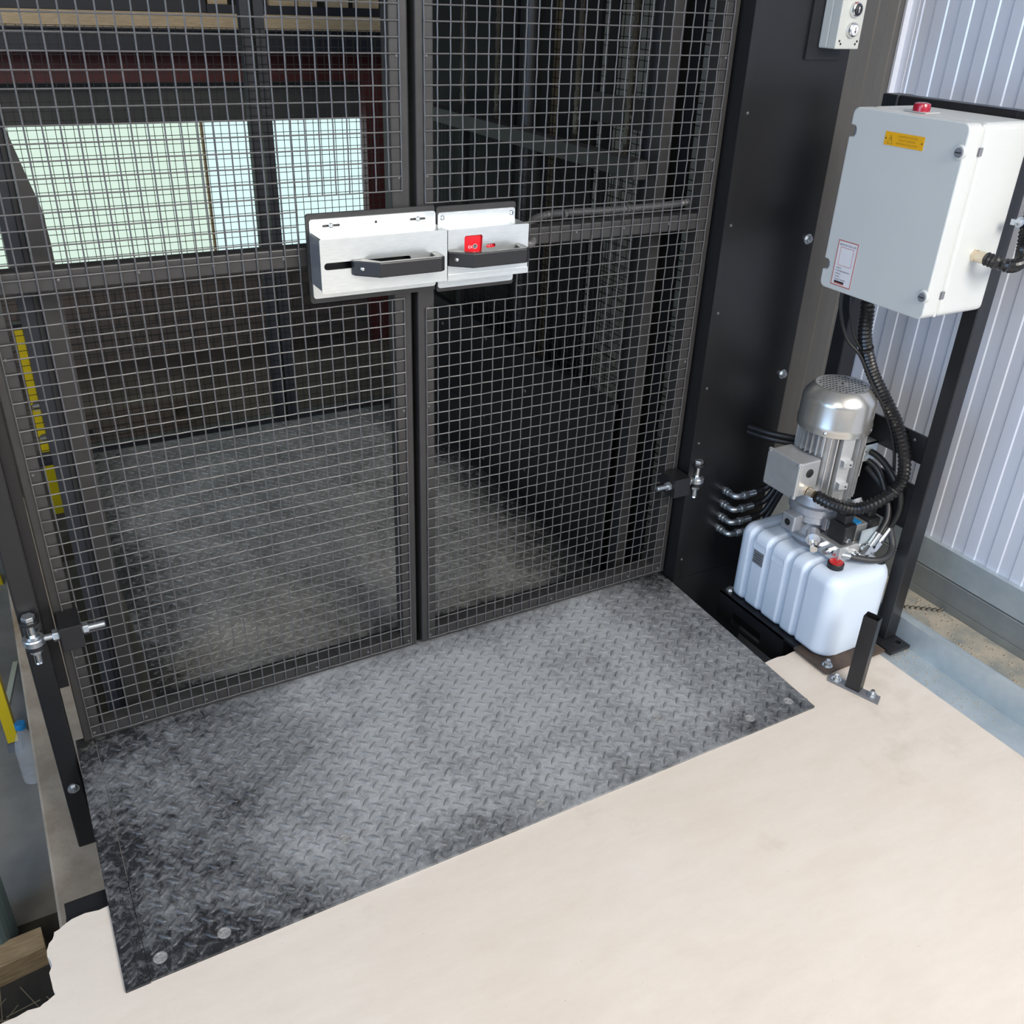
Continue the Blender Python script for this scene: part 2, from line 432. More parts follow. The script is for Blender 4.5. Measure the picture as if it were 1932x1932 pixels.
# ------------------------------------------------------------------ the setting
FZ = -0.006
def jag(p0, p1, n, amp):
    out = []
    for k in range(n):
        t = k / n; x = p0[0] + (p1[0] - p0[0]) * t; y = p0[1] + (p1[1] - p0[1]) * t
        d = random.uniform(-amp, amp) if k else 0
        nx, ny = -(p1[1] - p0[1]), (p1[0] - p0[0]); l = math.hypot(nx, ny) or 1
        out.append((x + nx / l * d, y + ny / l * d))
    return out
outline = ([(-5.0, -6.0), (1.75, -6.0), (1.75, 0.3), (1.20, 0.3), (1.20, -0.465)]
           + jag((1.20, -0.465), (-0.93, -0.465), 90, 0.003) + jag((-0.93, -0.465), (-0.962, -0.480), 4, 0.002) + jag((-0.962, -0.480), (-0.978, -0.515), 5, 0.003)
           + jag((-0.978, -0.515), (-0.974, -0.612), 8, 0.004) + jag((-0.974, -0.612), (-1.0, -0.625), 4, 0.002)
           + jag((-1.0, -0.625), (-1.9, -0.66), 50, 0.004) + [(-5.0, -0.70)])
slab = MB().prism(outline, 'z', FZ - 0.17, FZ).build('floor', 'screed')
structure(slab, 'pale beige trowelled concrete floor slab in front of the lift')
structure(MB().box(-0.95, 2.6, 1.9, 6.2, -0.65, -0.60).build('floor_lower_far', 'earth_floor'))
low = MB().prism([(-5.0, -0.9), (2.6, -0.9), (2.6, 1.899), (-0.951, 1.899), (-0.951, 6.2), (-5.0, 6.2)], 'z', -0.65, -0.60).build('floor_lower', 'lower_concrete')
structure(low, 'grey concrete floor of the lower level')
structure(MB().box(-5.0, -0.976, -0.9, 0.10, -0.60, -0.594).build('floor_lower_shade', 'slab_shade'))  # dark sheet added on the lower floor for the shade below the slab
kerb = MB().prism([(-0.97, -0.60), (-0.80, -0.60), (-0.80, -0.275), (-0.975, -0.27)], 'y', -0.60, 1.9).build('wall_pit', 'kerb_concrete', bevel=0.006)
structure(kerb, 'beige concrete upstand beside the lift pit')
pit = MB().box(-0.80, 1.2, -0.62, -0.56, -0.6, FZ - 0.17).build('wall_pit_front', 'lower_concrete'); structure(pit)

def ribs(a0, a1, period=0.0745, flat=0.0335, depth=0.0022):
    pts = []; a = a0
    while a < a1:
        pts += [(a, 0.0), (a + flat, 0.0), (a + flat + 0.0038, depth), (a + 2 * flat + 0.0038, depth)]
        a += period
    pts = [p for p in pts if p[0] <= a1]
    return pts + [(a1, pts[-1][1])]
def cladding(name, parent, axis, at, a0, a1, z0, z1, out, material):
    """rib profile sheet; out is the direction (+1/-1) the ribs stand proud"""
    mb = MB(); pr = ribs(a0, a1)
    front = [(a, at + out * d) for a, d in pr]; back = [(a, at - out * 0.004) for a, d in reversed(pr)]
    poly = front + back
    n = len(poly)
    if axis == 'y': vs = [(x, a, z) for z in (z0, z1) for a, x in poly]
    else: vs = [(a, y, z) for z in (z0, z1) for a, y in poly]
    m = len(pr); fs = [(i, i + 1, n + i + 1, n + i) for i in range(m - 1)]
    fs += [(n - 1 - i, n - 2 - i, 2 * n - 2 - i, 2 * n - 1 - i) for i in range(m - 1)]
    fs += [(0, n, 2 * n - 1, n - 1), (m - 1, m, n + m, n + m - 1)]
    for lvl in (0, n): fs += [(lvl + i, lvl + i + 1, lvl + n - 2 - i, lvl + n - 1 - i) for i in range(m - 1)]
    mb.add(vs, fs); return mb.build(name, material, parent)
wr = bpy.data.objects.new('wall_right', None); C.objects.link(wr); wr.location = (1.47, -3, 0); structure(wr, 'white ribbed cladding wall')
a = 0.088
while a > -6.0:
    cladding('cladding_panel', wr, 'y', 1.47, a - 1.0426, a - 0.0006, 0.175, 3.6, -1, 'cladding_white'); a -= 1.043
wb = bpy.data.objects.new('wall_back', None); C.objects.link(wb); wb.location = (1.3, 0.09, 0); structure(wb, 'taupe ribbed cladding behind the pump unit')
cladding('cladding_panel', wb, 'x', 0.095, 1.02, 1.468, 0.16, 3.6, -1, 'cladding_taupe')
MB().box(1.02, 1.468, 0.085, 0.14, FZ, 0.165).build('base_beam', 'galvanised_dull', wb)
# corner strip
structure(MB().prism([(1.447, 0.0845), (1.4665, 0.0845), (1.4665, 0.062), (1.4682, 0.062), (1.4682, 0.0915), (1.447, 0.0915)], 'z', 0.185, 3.6).build('trim_1', 'cladding_white'))
# base beam of the right wall: two galvanised sections with a shadow joint
bt = bpy.data.objects.new('trim_2', None); C.objects.link(bt); bt.location = (1.45, -2, 0); structure(bt, 'galvanised steel beam along the foot of the white wall')
MB().box(1.452, 1.50, -6.0, 0.088, 0.094, 0.182).build('upper_section', 'galvanised', bt, bevel=0.002)
MB().box(1.449, 1.50, -6.0, 0.088, 0.020, 0.0915).build('lower_section', 'galvanised_dull', bt, bevel=0.002)
MB().box(1.446, 1.50, -6.0, 0.088, FZ, 0.020).build('foot_flange', 'galvanised_dull', bt)
# galvanised floor channel
ct = bpy.data.objects.new('trim_3', None); C.objects.link(ct); ct.location = (1.2, -2, 0); structure(ct, 'galvanised floor channel with an upturned lip')
prof = [(1.108, FZ), (1.108, FZ + 0.0025), (1.1995, FZ + 0.0025), (1.2025, 0.0715), (1.208, 0.0745), (1.213, 0.0715), (1.222, 0.0755), (1.230, 0.0735), (1.230, 0.066), (1.2275, 0.066), (1.2265, 0.071), (1.2205, 0.072), (1.213, 0.0685), (1.2075, 0.0705), (1.205, 0.069), (1.202, FZ)]
MB().prism([(x, z) for x, z in prof], 'y', -6.0, -0.16).build('folded_channel', 'galvanised', ct)
MB().box(1.2325, 1.4455, -6.0, 0.084, FZ, FZ + 0.003).build('gutter_strip', 'dirty_galvanised', ct)
# unseen envelope of the shed (ceiling, left and front walls around the two daylight doors); roof slot and left wall shaped for the light
structure(MB().prism([(-5.2, -6.2), (1.75, -6.2), (1.75, 0.15), (0.97, 0.15), (0.97, 2.4), (1.9, 2.4), (1.9, 4.6), (-5.2, 4.6)], 'z', 3.6, 3.7).build('ceiling', 'ceiling_grey'))
structure(MB().box(-5.2, -3.6, -6.1, -6.0, -0.65, 3.6).build('wall_front', 'wall_plain'))
structure(MB().box(0.4, 1.75, -6.1, -6.0, -0.65, 3.6).build('wall_front_side', 'wall_plain'))
structure(MB().box(-5.2, -5.1, -0.5, 6.2, -0.65, 3.6).build('wall_left', 'wall_plain'))

# ------------------------------------------------------------------ tread plate in front of the gate
def lozenges(mb, x0, x1, y0, y1, z, p=0.039, L=0.0150, W=0.0056, h=0.0021, skip=None):
    i = 0; x = x0 + p * 0.4
    while x < x1 - 0.008:
        y = y0 + p * 0.4
        while y < y1 - 0.008:
            for k in (0, 1):
                px, py = x + k * p / 2, y + k * p / 2
                if px > x1 - 0.009 or py > y1 - 0.009: continue
                if skip and skip(px, py): continue
                a = R(45 if k == 0 else -45) + random.uniform(-0.03, 0.03); ca, sa = math.cos(a), math.sin(a)
                base = []; top = []
                for t in range(8):
                    q = 2 * math.pi * t / 8; u = L * math.cos(q); w = W * math.sin(q) * (0.9 if t % 4 else 0)
                    if t % 4 == 0: w = 0
                    base.append((px + u * ca - w * sa, py + u * sa + w * ca, z))
                    u *= 0.74; w *= 0.45; top.append((px + u * ca - w * sa, py + u * sa + w * ca, z + h))
                mb.add(base + top, [(t, (t + 1) % 8, 8 + (t + 1) % 8, 8 + t) for t in range(8)] + [tuple(range(8, 16))])
            y += p
        x += p
bolts_xy = [(-0.412, -0.523), (0.002, -0.625), (0.397, -0.518), (0.604, -0.622), (-0.686, -0.630), (-0.800, -0.628), (0.736, -0.617)]
near_bolt = lambda x, y: any((x - a) ** 2 + (y - b) ** 2 < 0.017 ** 2 for a, b in bolts_xy)
tp = thing('tread_plate', 'dusty black steel tread plate with raised lozenges in front of the gate', 'steel plate', (0, -0.35, FZ))
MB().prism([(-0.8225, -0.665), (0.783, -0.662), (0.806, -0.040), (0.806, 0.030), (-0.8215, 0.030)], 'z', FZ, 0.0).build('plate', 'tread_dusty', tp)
mb = MB(); lozenges(mb, -0.82, 0.785, -0.66, 0.0, 0.0, skip=near_bolt)
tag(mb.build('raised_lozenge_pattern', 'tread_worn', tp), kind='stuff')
for (x, y) in bolts_xy:
    if x > -0.75:
        m = MB().lathe((x, y, 0.0), [(0.0125, 0.0), (0.0125, 0.0008), (0.0095, 0.0008), (0.0088, 0.0002), (0.0045, 0.0002), (0.004, 0.0014), (0.001, 0.0014)], 18)
        m.build('countersunk_bolt', 'bolt_dusty', tp)
ts = thing('tread_edge_strip', 'narrow strip of black tread plate along the left edge of the landing', 'steel plate', (-0.845, -0.35, FZ))
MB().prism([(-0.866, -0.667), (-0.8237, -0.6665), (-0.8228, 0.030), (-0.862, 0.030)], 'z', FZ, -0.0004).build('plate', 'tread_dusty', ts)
mb = MB(); lozenges(mb, -0.866, -0.822, -0.66, -0.04, -0.0004, skip=near_bolt)
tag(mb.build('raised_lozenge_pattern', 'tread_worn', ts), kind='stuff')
MB().lathe((-0.800, -0.628, 0.0), [(0.0125, 0.0), (0.0125, 0.0008), (0.0095, 0.0008), (0.0088, 0.0002), (0.0045, 0.0002), (0.004, 0.0014), (0.001, 0.0014)], 18).build('countersunk_bolt', 'bolt_dusty', tp)
# support angles under the plate
sa = thing('plate_support_angle', 'black steel angle along the slab edge under the left of the tread plate', 'steel angle', (-0.9, -0.44, -0.06))
MB().box(-0.94, 0.80, -0.462, -0.455, -0.07, -0.012).build('upright_leg', 'black_paint', sa)
MB().box(-0.94, 0.80, -0.455, -0.405, -0.032, -0.025).build('flat_leg', 'black_paint', sa)

# ------------------------------------------------------------------ gate leaves
PITCH = 0.0281
def gate_leaf(name, label, x0, x1, cut, hinge_left):
    g = thing(name, label, 'gate', ((x0 + x1) / 2, 0.02, 0.012))
    yb, yf = 0.043, 0.003; T = 2.02; w = 0.040
    for a, b in ((x0, x0 + w), (x1 - w, x1)):
        MB().box(a, b, yf, yb, 0.010, T).build('stile', 'gate_paint', g, bevel=0.003)
    for a, b in ((0.010, 0.048), (1.042, 1.081), (T - 0.04, T)):
        MB().box(x0 + w, x1 - w, yf, yb, a, b).build('rail', 'gate_paint', g, bevel=0.003)
    us = lin(x0 + 0.0185, x1 - 0.0185, PITCH); ws = lin(0.0215, T - 0.02, PITCH)
    cx0, cx1, cz0, cz1 = cut
    mb = woven(MB(), us, ws, lambda u, ww, o: (u, o - 0.0004, ww), keep=lambda u, ww: not (cx0 < u < cx1 and cz0 < ww < cz1))
    mb.build('wire_mesh', 'wire_paint', g)
    for sx in (x0 + 0.024, x1 - 0.024):
        for z in (0.028, 0.245, 0.470, 0.69, 0.925, 1.205, 1.43, 1.66):
            MB().dome((sx, yf, z), (0, -1, 0), 0.0042, 0.003, 8, 2).build('screw', 'wire_paint', g)
    for k in range(1, 6):
        x = x0 + (x1 - x0) * k / 6
        for z in (0.030, 1.062): MB().dome((x, yf, z), (0, -1, 0), 0.0042, 0.003, 8, 2).build('screw', 'wire_paint', g)
    return g
gl = gate_leaf('gate_leaf', 'left leaf of the dark grey wire mesh lift gate, under the longer lock', -0.844, -0.014, (-0.246, 0.1, 0.972, 1.162), True)
gr = gate_leaf('gate_leaf', 'right leaf of the dark mesh lift gate, under the lock with a red window', 0.001, 0.808, (-0.1, 0.244, 0.94, 1.15), False)
MB().box(-0.012, -0.0025, 0.030, 0.048, 0.02, 2.02).build('closing_strip', 'black_paint', gr)

# ------------------------------------------------------------------ lock housings
lk = thing('gate_lock', 'long zinc bolt housing with a sliding black handle on the left gate leaf', 'gate lock', (-0.1, -0.004, 0.968))
holed('mounting_plate', rect(-0.243, 0.037, 0.968, 1.148, 0.006), [], 'y', -0.008, -0.0022, 'gate_paint', lk)
slots = [rect(-0.212, -0.174, 1.1215, 1.1265, 0.0024, 3), rect(-0.022, 0.014, 1.1215, 1.1265, 0.0024, 3), circ(-0.097, 1.1245, 0.003, 10)]
holed('flange', rect(-0.238, 0.037, 0.979, 1.138, 0.006), slots, 'y', -0.0125, -0.0085, 'lock_zinc', lk)
for x in (-0.193, -0.003):
    MB().dome((x, -0.0125, 1.124), (0, -1, 0), 0.0055, 0.003, 12, 3).build('screw', 'bright_steel', lk, smooth=True)
    MB().dome((x, -0.0125, 0.992), (0, -1, 0), 0.0045, 0.003, 12, 3).build('screw', 'bright_steel', lk, smooth=True)
hs = MB()
hs.box(-0.236, 0.0315, -0.079, -0.0125, 1.1115, 1.1135); hs.box(-0.236, 0.0315, -0.079, -0.0125, 1.008, 1.010); hs.box(0.0295, 0.0315, -0.079, -0.0125, 1.010, 1.1115)
hs.build('housing', 'lock_zinc', lk)
MB().box(-0.2385, -0.2345, -0.0765, -0.0125, 1.011, 1.111).build('end_plate', 'oil_film', lk)
holed('front_cover', rect(-0.242, 0.0315, 1.0075, 1.1140, 0.002, 2), [rect(-0.235, -0.05, 1.0545, 1.0685, 0.0068, 5)], 'y', -0.0815, -0.0795, 'lock_zinc', lk)
MB().box(-0.232, 0.028, -0.060, -0.056, 1.012, 1.109).build('bolt_bar', 'black_paint', lk)
def handle(parent, x0, x1, yb, yo, z0, z1):
    w = x1 - x0
    poly = [(x0, yb), (x0 + 0.003, yb - 0.010), (x0 + 0.045, yo), (x1 - 0.012, yo), (x1 - 0.002, yo + 0.006), (x1, yo + 0.018), (x1, yb),
            (x1 - 0.016, yb), (x1 - 0.018, yo + 0.020), (x1 - 0.026, yo + 0.014), (x0 + 0.052, yo + 0.014), (x0 + 0.028, yb)]
    h = MB().prism(poly, 'z', z0, z1).build('handle', 'handle_plastic', parent, bevel=0.0025)
    d = Vector((0.042, yo - yb + 0.010, 0)).normalized(); nrm = Vector((d.y, -d.x, 0))
    c = Vector((x0 + 0.016, yb - 0.010 + (yo - yb + 0.010) * 0.31, (z0 + z1) / 2))
    MB().dome(c + nrm * 0.0002, nrm, 0.0048, 0.003, 12, 3).build('screw', 'bright_steel', h, smooth=True)
handle(lk, -0.180, 0.010, -0.0818, -0.126, 1.041, 1.071)

rk = thing('gate_lock', 'shorter zinc lock housing with a red switch window on the right gate leaf', 'gate lock', (0.14, -0.004, 0.963))
holed('mounting_plate', rect(0.041, 0.233, 0.963, 1.145, 0.006), [], 'y', -0.008, -0.0022, 'gate_paint', rk)
holed('flange', rect(0.0425, 0.2295, 0.972, 1.133, 0.006), [], 'y', -0.0125, -0.0085, 'lock_zinc', rk)
for x in (0.053, 0.220):
    MB().dome((x, -0.0125, 1.122), (0, -1, 0), 0.0055, 0.003, 12, 3).build('screw', 'bright_steel', rk, smooth=True)
hs = MB()
hs.box(0.041, 0.231, -0.066, -0.0125, 1.1065, 1.1085); hs.box(0.041, 0.231, -0.066, -0.0125, 1.004, 1.006); hs.box(0.229, 0.231, -0.066, -0.0125, 1.006, 1.1065); hs.box(0.041, 0.043, -0.066, -0.0125, 1.020, 1.095)
hs.build('housing', 'lock_zinc', rk)
win = [(0.082, 1.050), (0.094, 1.044), (0.103, 1.0435), (0.112, 1.048), (0.1185, 1.058), (0.120, 1.066), (0.121, 1.091), (0.118, 1.0945), (0.081, 1.0945), (0.078, 1.091), (0.078, 1.058)]
slot2 = rect(0.130, 0.153, 1.0655, 1.0735, 0.0039, 4)
holed('front_cover', rect(0.0395, 0.2335, 1.003, 1.1095, 0.002, 2), [win, slot2], 'y', -0.0685, -0.0665, 'lock_zinc', rk)
MB().box(0.0385, 0.2345, -0.071, -0.0685, 1.003, 1.016).build('lower_lip', 'lock_zinc', rk)
sw = MB().box(0.060, 0.205, -0.0625, -0.030, 1.015, 1.100).build('switch_body', 'lock_red', rk)
for tx, s, x, z, wd in (('EX', 0.0085, 0.090, 1.066, 0.010), ('II', 0.0075, 0.082, 1.053, 0.007), ('IP 1', 0.0075, 0.100, 1.053, 0.013), ('+O 1', 0.006, 0.134, 1.0672, 0.012)):
    lettering('print', tx, s, (x, -0.0628, z), (1, 0, 0), (0, 0, 1), 'print_white', sw, wd)
MB().lathe((0.106, -0.0629, 1.0695), [(0.0052, 0.0), (0.0052, -0.0002), (0.0042, -0.0002), (0.0042, 0.0)], 18, 'y').build('print_ring', 'print_white', sw)
lettering('print', 'H', 0.006, (0.1042, -0.0629, 1.0672), (1, 0, 0), (0, 0, 1), 'print_white', sw, 0.0036)
handle(rk, 0.033, 0.217, -0.0712, -0.113, 1.037, 1.068)
# corrugated conduit from the lock along the right leaf
def corrugated(name, pts, r, pitch=0.0055, amp=0.13, n=12, material='conduit_black', parent=None):
    path = smooth_path(pts, pitch / 2)
    return MB().tube(path, r, n, rf=lambda k: r * (1 + (amp if k % 2 else -amp))).build(name, material, parent, smooth=False)
cg = thing('lock_conduit', 'thin grey corrugated conduit running from the lock along the gate mid rail', 'conduit', (0.5, 0.05, 1.06))
corrugated('conduit', [(0.231, -0.03, 1.062), (0.262, -0.022, 1.052), (0.288, 0.006, 1.052), (0.305, 0.05, 1.075), (0.36, 0.058, 1.094), (0.56, 0.052, 1.094), (0.74, 0.052, 1.097), (0.775, 0.052, 1.108), (0.787, 0.052, 1.145), (0.787, 0.052, 1.30), (0.785, 0.052, 1.60), (0.785, 0.052, 2.0)], 0.0085, material='wire_paint', parent=cg)
for p, q in (((0.40, 0.052, 1.094), 'x'), ((0.58, 0.052, 1.094), 'x'), ((0.79, 0.052, 1.25), 'z'), ((0.79, 0.052, 1.42), 'z')):
    d = Vector((0.004, 0, 0)) if q == 'x' else Vector((0, 0, 0.004))
    MB().cyl(Vector(p) - d, Vector(p) + d, 0.0105, 12).build('cable_tie', 'wire_paint', cg)

# ------------------------------------------------------------------ gate hinges
def gate_hinge(leaf, s, blk, eye, zc):
    """s = +1 when the post stands to the left of the leaf"""
    g = bpy.data.objects.new('hinge', None); C.objects.link(g); g.parent = leaf; g.location = Vector((eye, -0.04, zc - 0.05)) - leaf.location; g['label'] = 'zinc eye bolt hinge'
    a, b = blk; ya = -0.045
    MB().box(a, b, -0.068, 0.006, zc - 0.031, zc + 0.026).build('weld_block', 'black_paint', g, bevel=0.002)
    inner = b if s > 0 else a; outer = a if s > 0 else b
    r = MB().cyl((eye + s * 0.012, ya, zc), (inner + s * 0.044, ya, zc), 0.0072, 14); r.cyl((inner + s * 0.044, ya, zc), (inner + s * 0.046, ya, zc), 0.0072, 14, 0.0055)
    r.build('threaded_rod', 'zinc', g, smooth=True)
    for p in (outer - s * 0.013, inner + s * 0.001):
        MB().cyl((p, ya, zc), (p + s * 0.012, ya, zc), 0.0135, 6, phase=0.4).build('lock_nut', 'zinc', g, bevel=0.001)
    MB().lathe((eye, ya, zc), [(0.0085, -0.0085), (0.0195, -0.0085), (0.0215, -0.006), (0.0215, 0.006), (0.0195, 0.0085), (0.0085, 0.0085)], 24).build('eye_ring', 'zinc', g, smooth=True)
    MB().lathe((eye, ya, zc), [(0.0085, 0.0085), (0.0145, 0.0085), (0.013, 0.0135), (0.0085, 0.0135)], 20).build('ball_insert', 'bright_steel', g, smooth=True)
    MB().cyl((eye, ya, zc - 0.052), (eye, ya, zc + 0.052), 0.008, 14).build('pivot_bolt', 'bright_steel', g, smooth=True)
    MB().cyl((eye, ya, zc + 0.052), (eye, ya, zc + 0.062), 0.0135, 6, phase=0.2).build('bolt_head', 'zinc', g, bevel=0.001)
    lug = [(eye - 0.019, -0.02), (eye - 0.019, ya)] + [(eye + 0.019 * math.cos(R(t)), ya + 0.019 * math.sin(R(t))) for t in range(180, 361, 20)] + [(eye + 0.019, ya), (eye + 0.019, -0.02)]
    MB().prism(lug, 'z', zc + 0.044, zc + 0.052).build('pivot_lug', 'black_paint', g, bevel=0.001)
    MB().prism(lug, 'z', zc - 0.018, zc - 0.011).build('pivot_lug', 'black_paint', g, bevel=0.001)
    MB().cyl((eye, ya, zc - 0.030), (eye, ya, zc - 0.019), 0.0125, 6, phase=0.1).build('pivot_nut', 'zinc', g, bevel=0.001)
    MB().cyl((eye, ya, zc - 0.056), (eye, ya, zc - 0.052), 0.008, 14, 0.006).build('bolt_end', 'bright_steel', g)
gate_hinge(gl, 1, (-0.840, -0.797), -0.889, 0.346)
gate_hinge(gr, -1, (0.748, 0.802), 0.842, 0.342)

# ------------------------------------------------------------------ left post and right mast cover
lp = thing('gate_post', 'narrow black steel post carrying the left gate leaf', 'post', (-0.89, 0.0, -0.27))
MB().box(-0.909, -0.866, -0.030, 0.022, -0.271, 2.1).build('square_tube', 'panel_black', lp, bevel=0.004)
MB().box(-0.866, -0.846, 0.010, 0.022, 0.17, 2.1).build('side_flange', 'black_paint', lp)
hexbolt(lp, (-0.888, -0.030, -0.085), (0, -1, 0), 0.009, 0.005, 'bolt')
mc = thing('mast_cover', 'tall wide black steel panel between the gate and the pump unit', 'steel panel', (0.97, -0.03, -0.3))
MB().box(0.813, 1.135, -0.040, -0.036, 0.001, 2.3).build('upper_sheet', 'panel_black', mc, bevel=0.001)
MB().box(0.813, 1.135, -0.0395, -0.036, -0.35, -0.0005).build('lower_sheet', 'panel_black', mc)
MB().box(0.813, 0.817, -0.036, 0.075, -0.35, 2.3).build('side_return', 'panel_black', mc)
MB().box(1.131, 1.135, -0.036, 0.08, -0.35, 2.3).build('wall_side_return', 'panel_black', mc)
MB().box(0.813, 0.8305, -0.0415, -0.040, 0.001, 2.3).build('edge_fold', 'panel_black', mc)
for z in (1.315, 1.055, 0.83, 0.62, 0.455, 0.07):
    MB().dome((0.836, -0.040, z), (0, -1, 0), 0.0042, 0.003, 8, 2).build('rivet', 'wire_paint', mc)
for z in (1.000, 0.620):
    hexbolt(mc, (1.112, -0.040, z), (0, -1, 0), 0.0095, 0.008, 'bolt')

# ------------------------------------------------------------------ push button station
bs = thing('button_station', 'grey push button box with up and down buttons on the black panel', 'control switch', (1.057, -0.07, 1.456))
MB().box(0.985, 1.10, -0.046, -0.040, 1.43, 1.75).build('back_plate', 'black_paint', bs)
MB().box(1.019, 1.095, -0.0734, -0.046, 1.456, 1.70).build('base', 'station_grey', bs, bevel=0.004, seg=3)
MB().box(1.019, 1.095, -0.101, -0.0734, 1.456, 1.70).build('cover', 'station_grey', bs, bevel=0.003, seg=3)
for z, m, nm in ((1.5385, 'print_black', 'up_button'), (1.4965, 'paper_white', 'down_button')):
    b = MB().lathe((1.060, -0.101, z), [(0.0165, 0.0), (0.0165, -0.004), (0.0145, -0.010), (0.0125, -0.011), (0.0125, -0.002)], 28, 'y').build(nm, 'bright_steel', bs, smooth=True)
    MB().lathe((1.060, -0.101, z), [(0.0115, -0.004), (0.0115, -0.0125), (0.0105, -0.0133), (0.0005, -0.0135)], 24, 'y').build('push_face', m, b, smooth=True)
    up = nm[0] == 'u'; sg = 1 if up else -1; cz_ = z
    ar = [(-0.0007, -0.0065), (0.0007, -0.0065), (0.0007, 0.002), (0.0026, 0.002), (0.0, 0.007), (-0.0026, 0.002), (-0.0007, 0.002)]
    MB().prism([(1.060 + u, cz_ + sg * w) for u, w in ar], 'y', -0.1150, -0.1144).build('arrow', 'print_white' if up else 'print_black', b)
for x in (1.029, 1.034, 1.081, 1.086):
    MB().cyl((x, -0.1012, 1.467 if x in (1.034, 1.081) else 1.473), (x, -0.1005, 1.467 if x in (1.034, 1.081) else 1.473), 0.0028, 10).build('screw_hole', 'motor_dark', bs)
MB().box(1.05, 1.094, -0.1016, -0.101, 1.5605, 1.60).build('red_label', 'print_red', bs)

# ------------------------------------------------------------------ stand for the control box
st = thing('equipment_stand', 'black steel stand behind the pump, carrying the control box', 'stand', (1.175, -0.35, 0.006))
MB().box(1.155, 1.200, -0.552, -0.512, 0.010, 1.366).build('post', 'black_paint', st, bevel=0.003)
MB().box(1.155, 1.212, -0.196, -0.150, 0.010, 1.366).build('post', 'black_paint', st, bevel=0.003)
MB().box(1.160, 1.200, -0.512, -0.196, 1.326, 1.366).build('top_rail', 'black_paint', st, bevel=0.003)
holed('cross_plate', rect(-0.512, -0.196, 0.533, 0.607), [circ(-0.44, 0.572, 0.006, 10), circ(-0.475, 0.587, 0.0045, 10)], 'x', 1.160, 1.166, 'black_paint', st)
MB().box(1.160, 1.166, -0.512, -0.196, 0.345, 0.472).build('cross_plate', 'black_paint', st)
MB().box(1.160, 1.166, -0.512, -0.196, 0.98, 1.05).build('cross_plate', 'black_paint', st)
holed('foot_plate', rect(1.125, 1.203, -0.603, -0.505), [circ(1.180, -0.577, 0.0085, 14)], 'z', 0.0005, 0.010, 'black_paint', st)

# ------------------------------------------------------------------ control box
cb = thing('control_box', 'pale grey electrical control box with a yellow warning label', 'control box', (1.04, -0.41, 0.951))
y0, y1, z0, z1 = -0.564, -0.260, 0.951, 1.352
MB().box(0.993, 1.150, y0, y1, z0, z1).build('tub', 'enclosure', cb, bevel=0.014, seg=4)
MB().box(0.986, 0.994, y0 + 0.003, y1 - 0.003, z0 + 0.003, z1 - 0.003).build('seal', 'enclosure', cb)
r = 0.016
ol = rect(y0, y1, z0, z1, r, 5)
# hinge notches on the far edge, catch recesses on the near edge
def notch(ol):
    out = []
    for i, p in enumerate(ol):
        out.append(p); q = ol[(i + 1) % len(ol)]
        if abs(p[0] - y1) < 1e-6 and abs(q[0] - y1) < 1e-6:
            for zz in (1.005, 1.302):
                out += [(y1, zz - 0.012), (y1 - 0.009, zz - 0.012)] + [(y1 - 0.009 - 0.009 * math.sin(R(t)), zz - 0.012 + 0.012 - 0.012 * math.cos(R(t))) for t in (30, 60, 90, 120, 150)] + [(y1 - 0.009, zz + 0.012), (y1, zz + 0.012)]
    return out
lid = MB().prism(notch(ol), 'x', 0.945, 0.9865).build('lid', 'enclosure', cb, bevel=0.003, seg=2)
for zz in (1.005, 1.302):
    MB().cyl((0.960, y1 - 0.008, zz - 0.010), (0.960, y1 - 0.008, zz + 0.010), 0.006, 12).build('hinge_pin', 'grey_foot', lid)
for zz in (1.002, 1.297):
    k = MB().lathe((0.949, y0 + 0.011, zz), [(0.015, 0.0), (0.015, -0.006), (0.013, -0.0085), (0.0005, -0.0085)], 22, 'x').build('catch_boss', 'enclosure', lid, smooth=True)
    MB().lathe((0.940, y0 + 0.0085, zz), [(0.0095, 0.0), (0.0095, -0.003), (0.0005, -0.003)], 18, 'x').build('catch_screw', 'grey_foot', lid, smooth=True)
    MB().box(0.9385, 0.9366, y0 + 0.0015, y0 + 0.0155, zz - 0.001, zz + 0.001).build('screw_slot', 'motor_dark', lid)
    MB().box(0.990, 1.000, y0 - 0.0012, y0 + 0.004, zz - 0.008, zz + 0.008).build('catch_clip', 'grey_foot', cb)
XF = 0.9447
yl = holed('warning_label', rect(-0.4645, -0.3615, 1.2865, 1.3135), [], 'x', XF - 0.0006, XF, 'label_yellow', cb)
yl['label'] = 'amber danger label with lightning symbol'
U, Vv = (0, -1, 0), (0, 0, 1); XL = XF - 0.0008
for i, (t, wd, off) in enumerate((('DANGEROUS VOLTAGE', 0.050, 0.036), ('ISOLATE BEFORE', 0.043, 0.039), ('REMOVING THIS COVER', 0.056, 0.033))):
    lettering('lettering', t, 0.0055, (XL, -0.3615 - off, 1.3052 - i * 0.0072), U, Vv, 'print_amber', yl, wd)
bolt2 = [(0.0, 0.0), (0.0035, 0.007), (0.0015, 0.0065), (0.004, 0.013), (0.001, 0.007), (0.003, 0.0075)]
MB().prism([(-0.3765 - u, 1.293 + w) for u, w in bolt2], 'x', XL - 0.0002, XL).build('lightning_symbol', 'print_black', yl)
tri = [(-0.3695, 1.2895), (-0.3855, 1.2895), (-0.3775, 1.3095)]; tri_in = [(-0.3712, 1.2905), (-0.3838, 1.2905), (-0.3775, 1.3068)]
holed('triangle', tri, [tri_in], 'x', XL - 0.0001, XL + 0.0001, 'print_amber', yl)
for yy in (-0.3655, -0.4605): MB().cyl((XL, yy, 1.300), (XL - 0.001, yy, 1.300), 0.0014, 8).build('pin', 'print_black', yl)
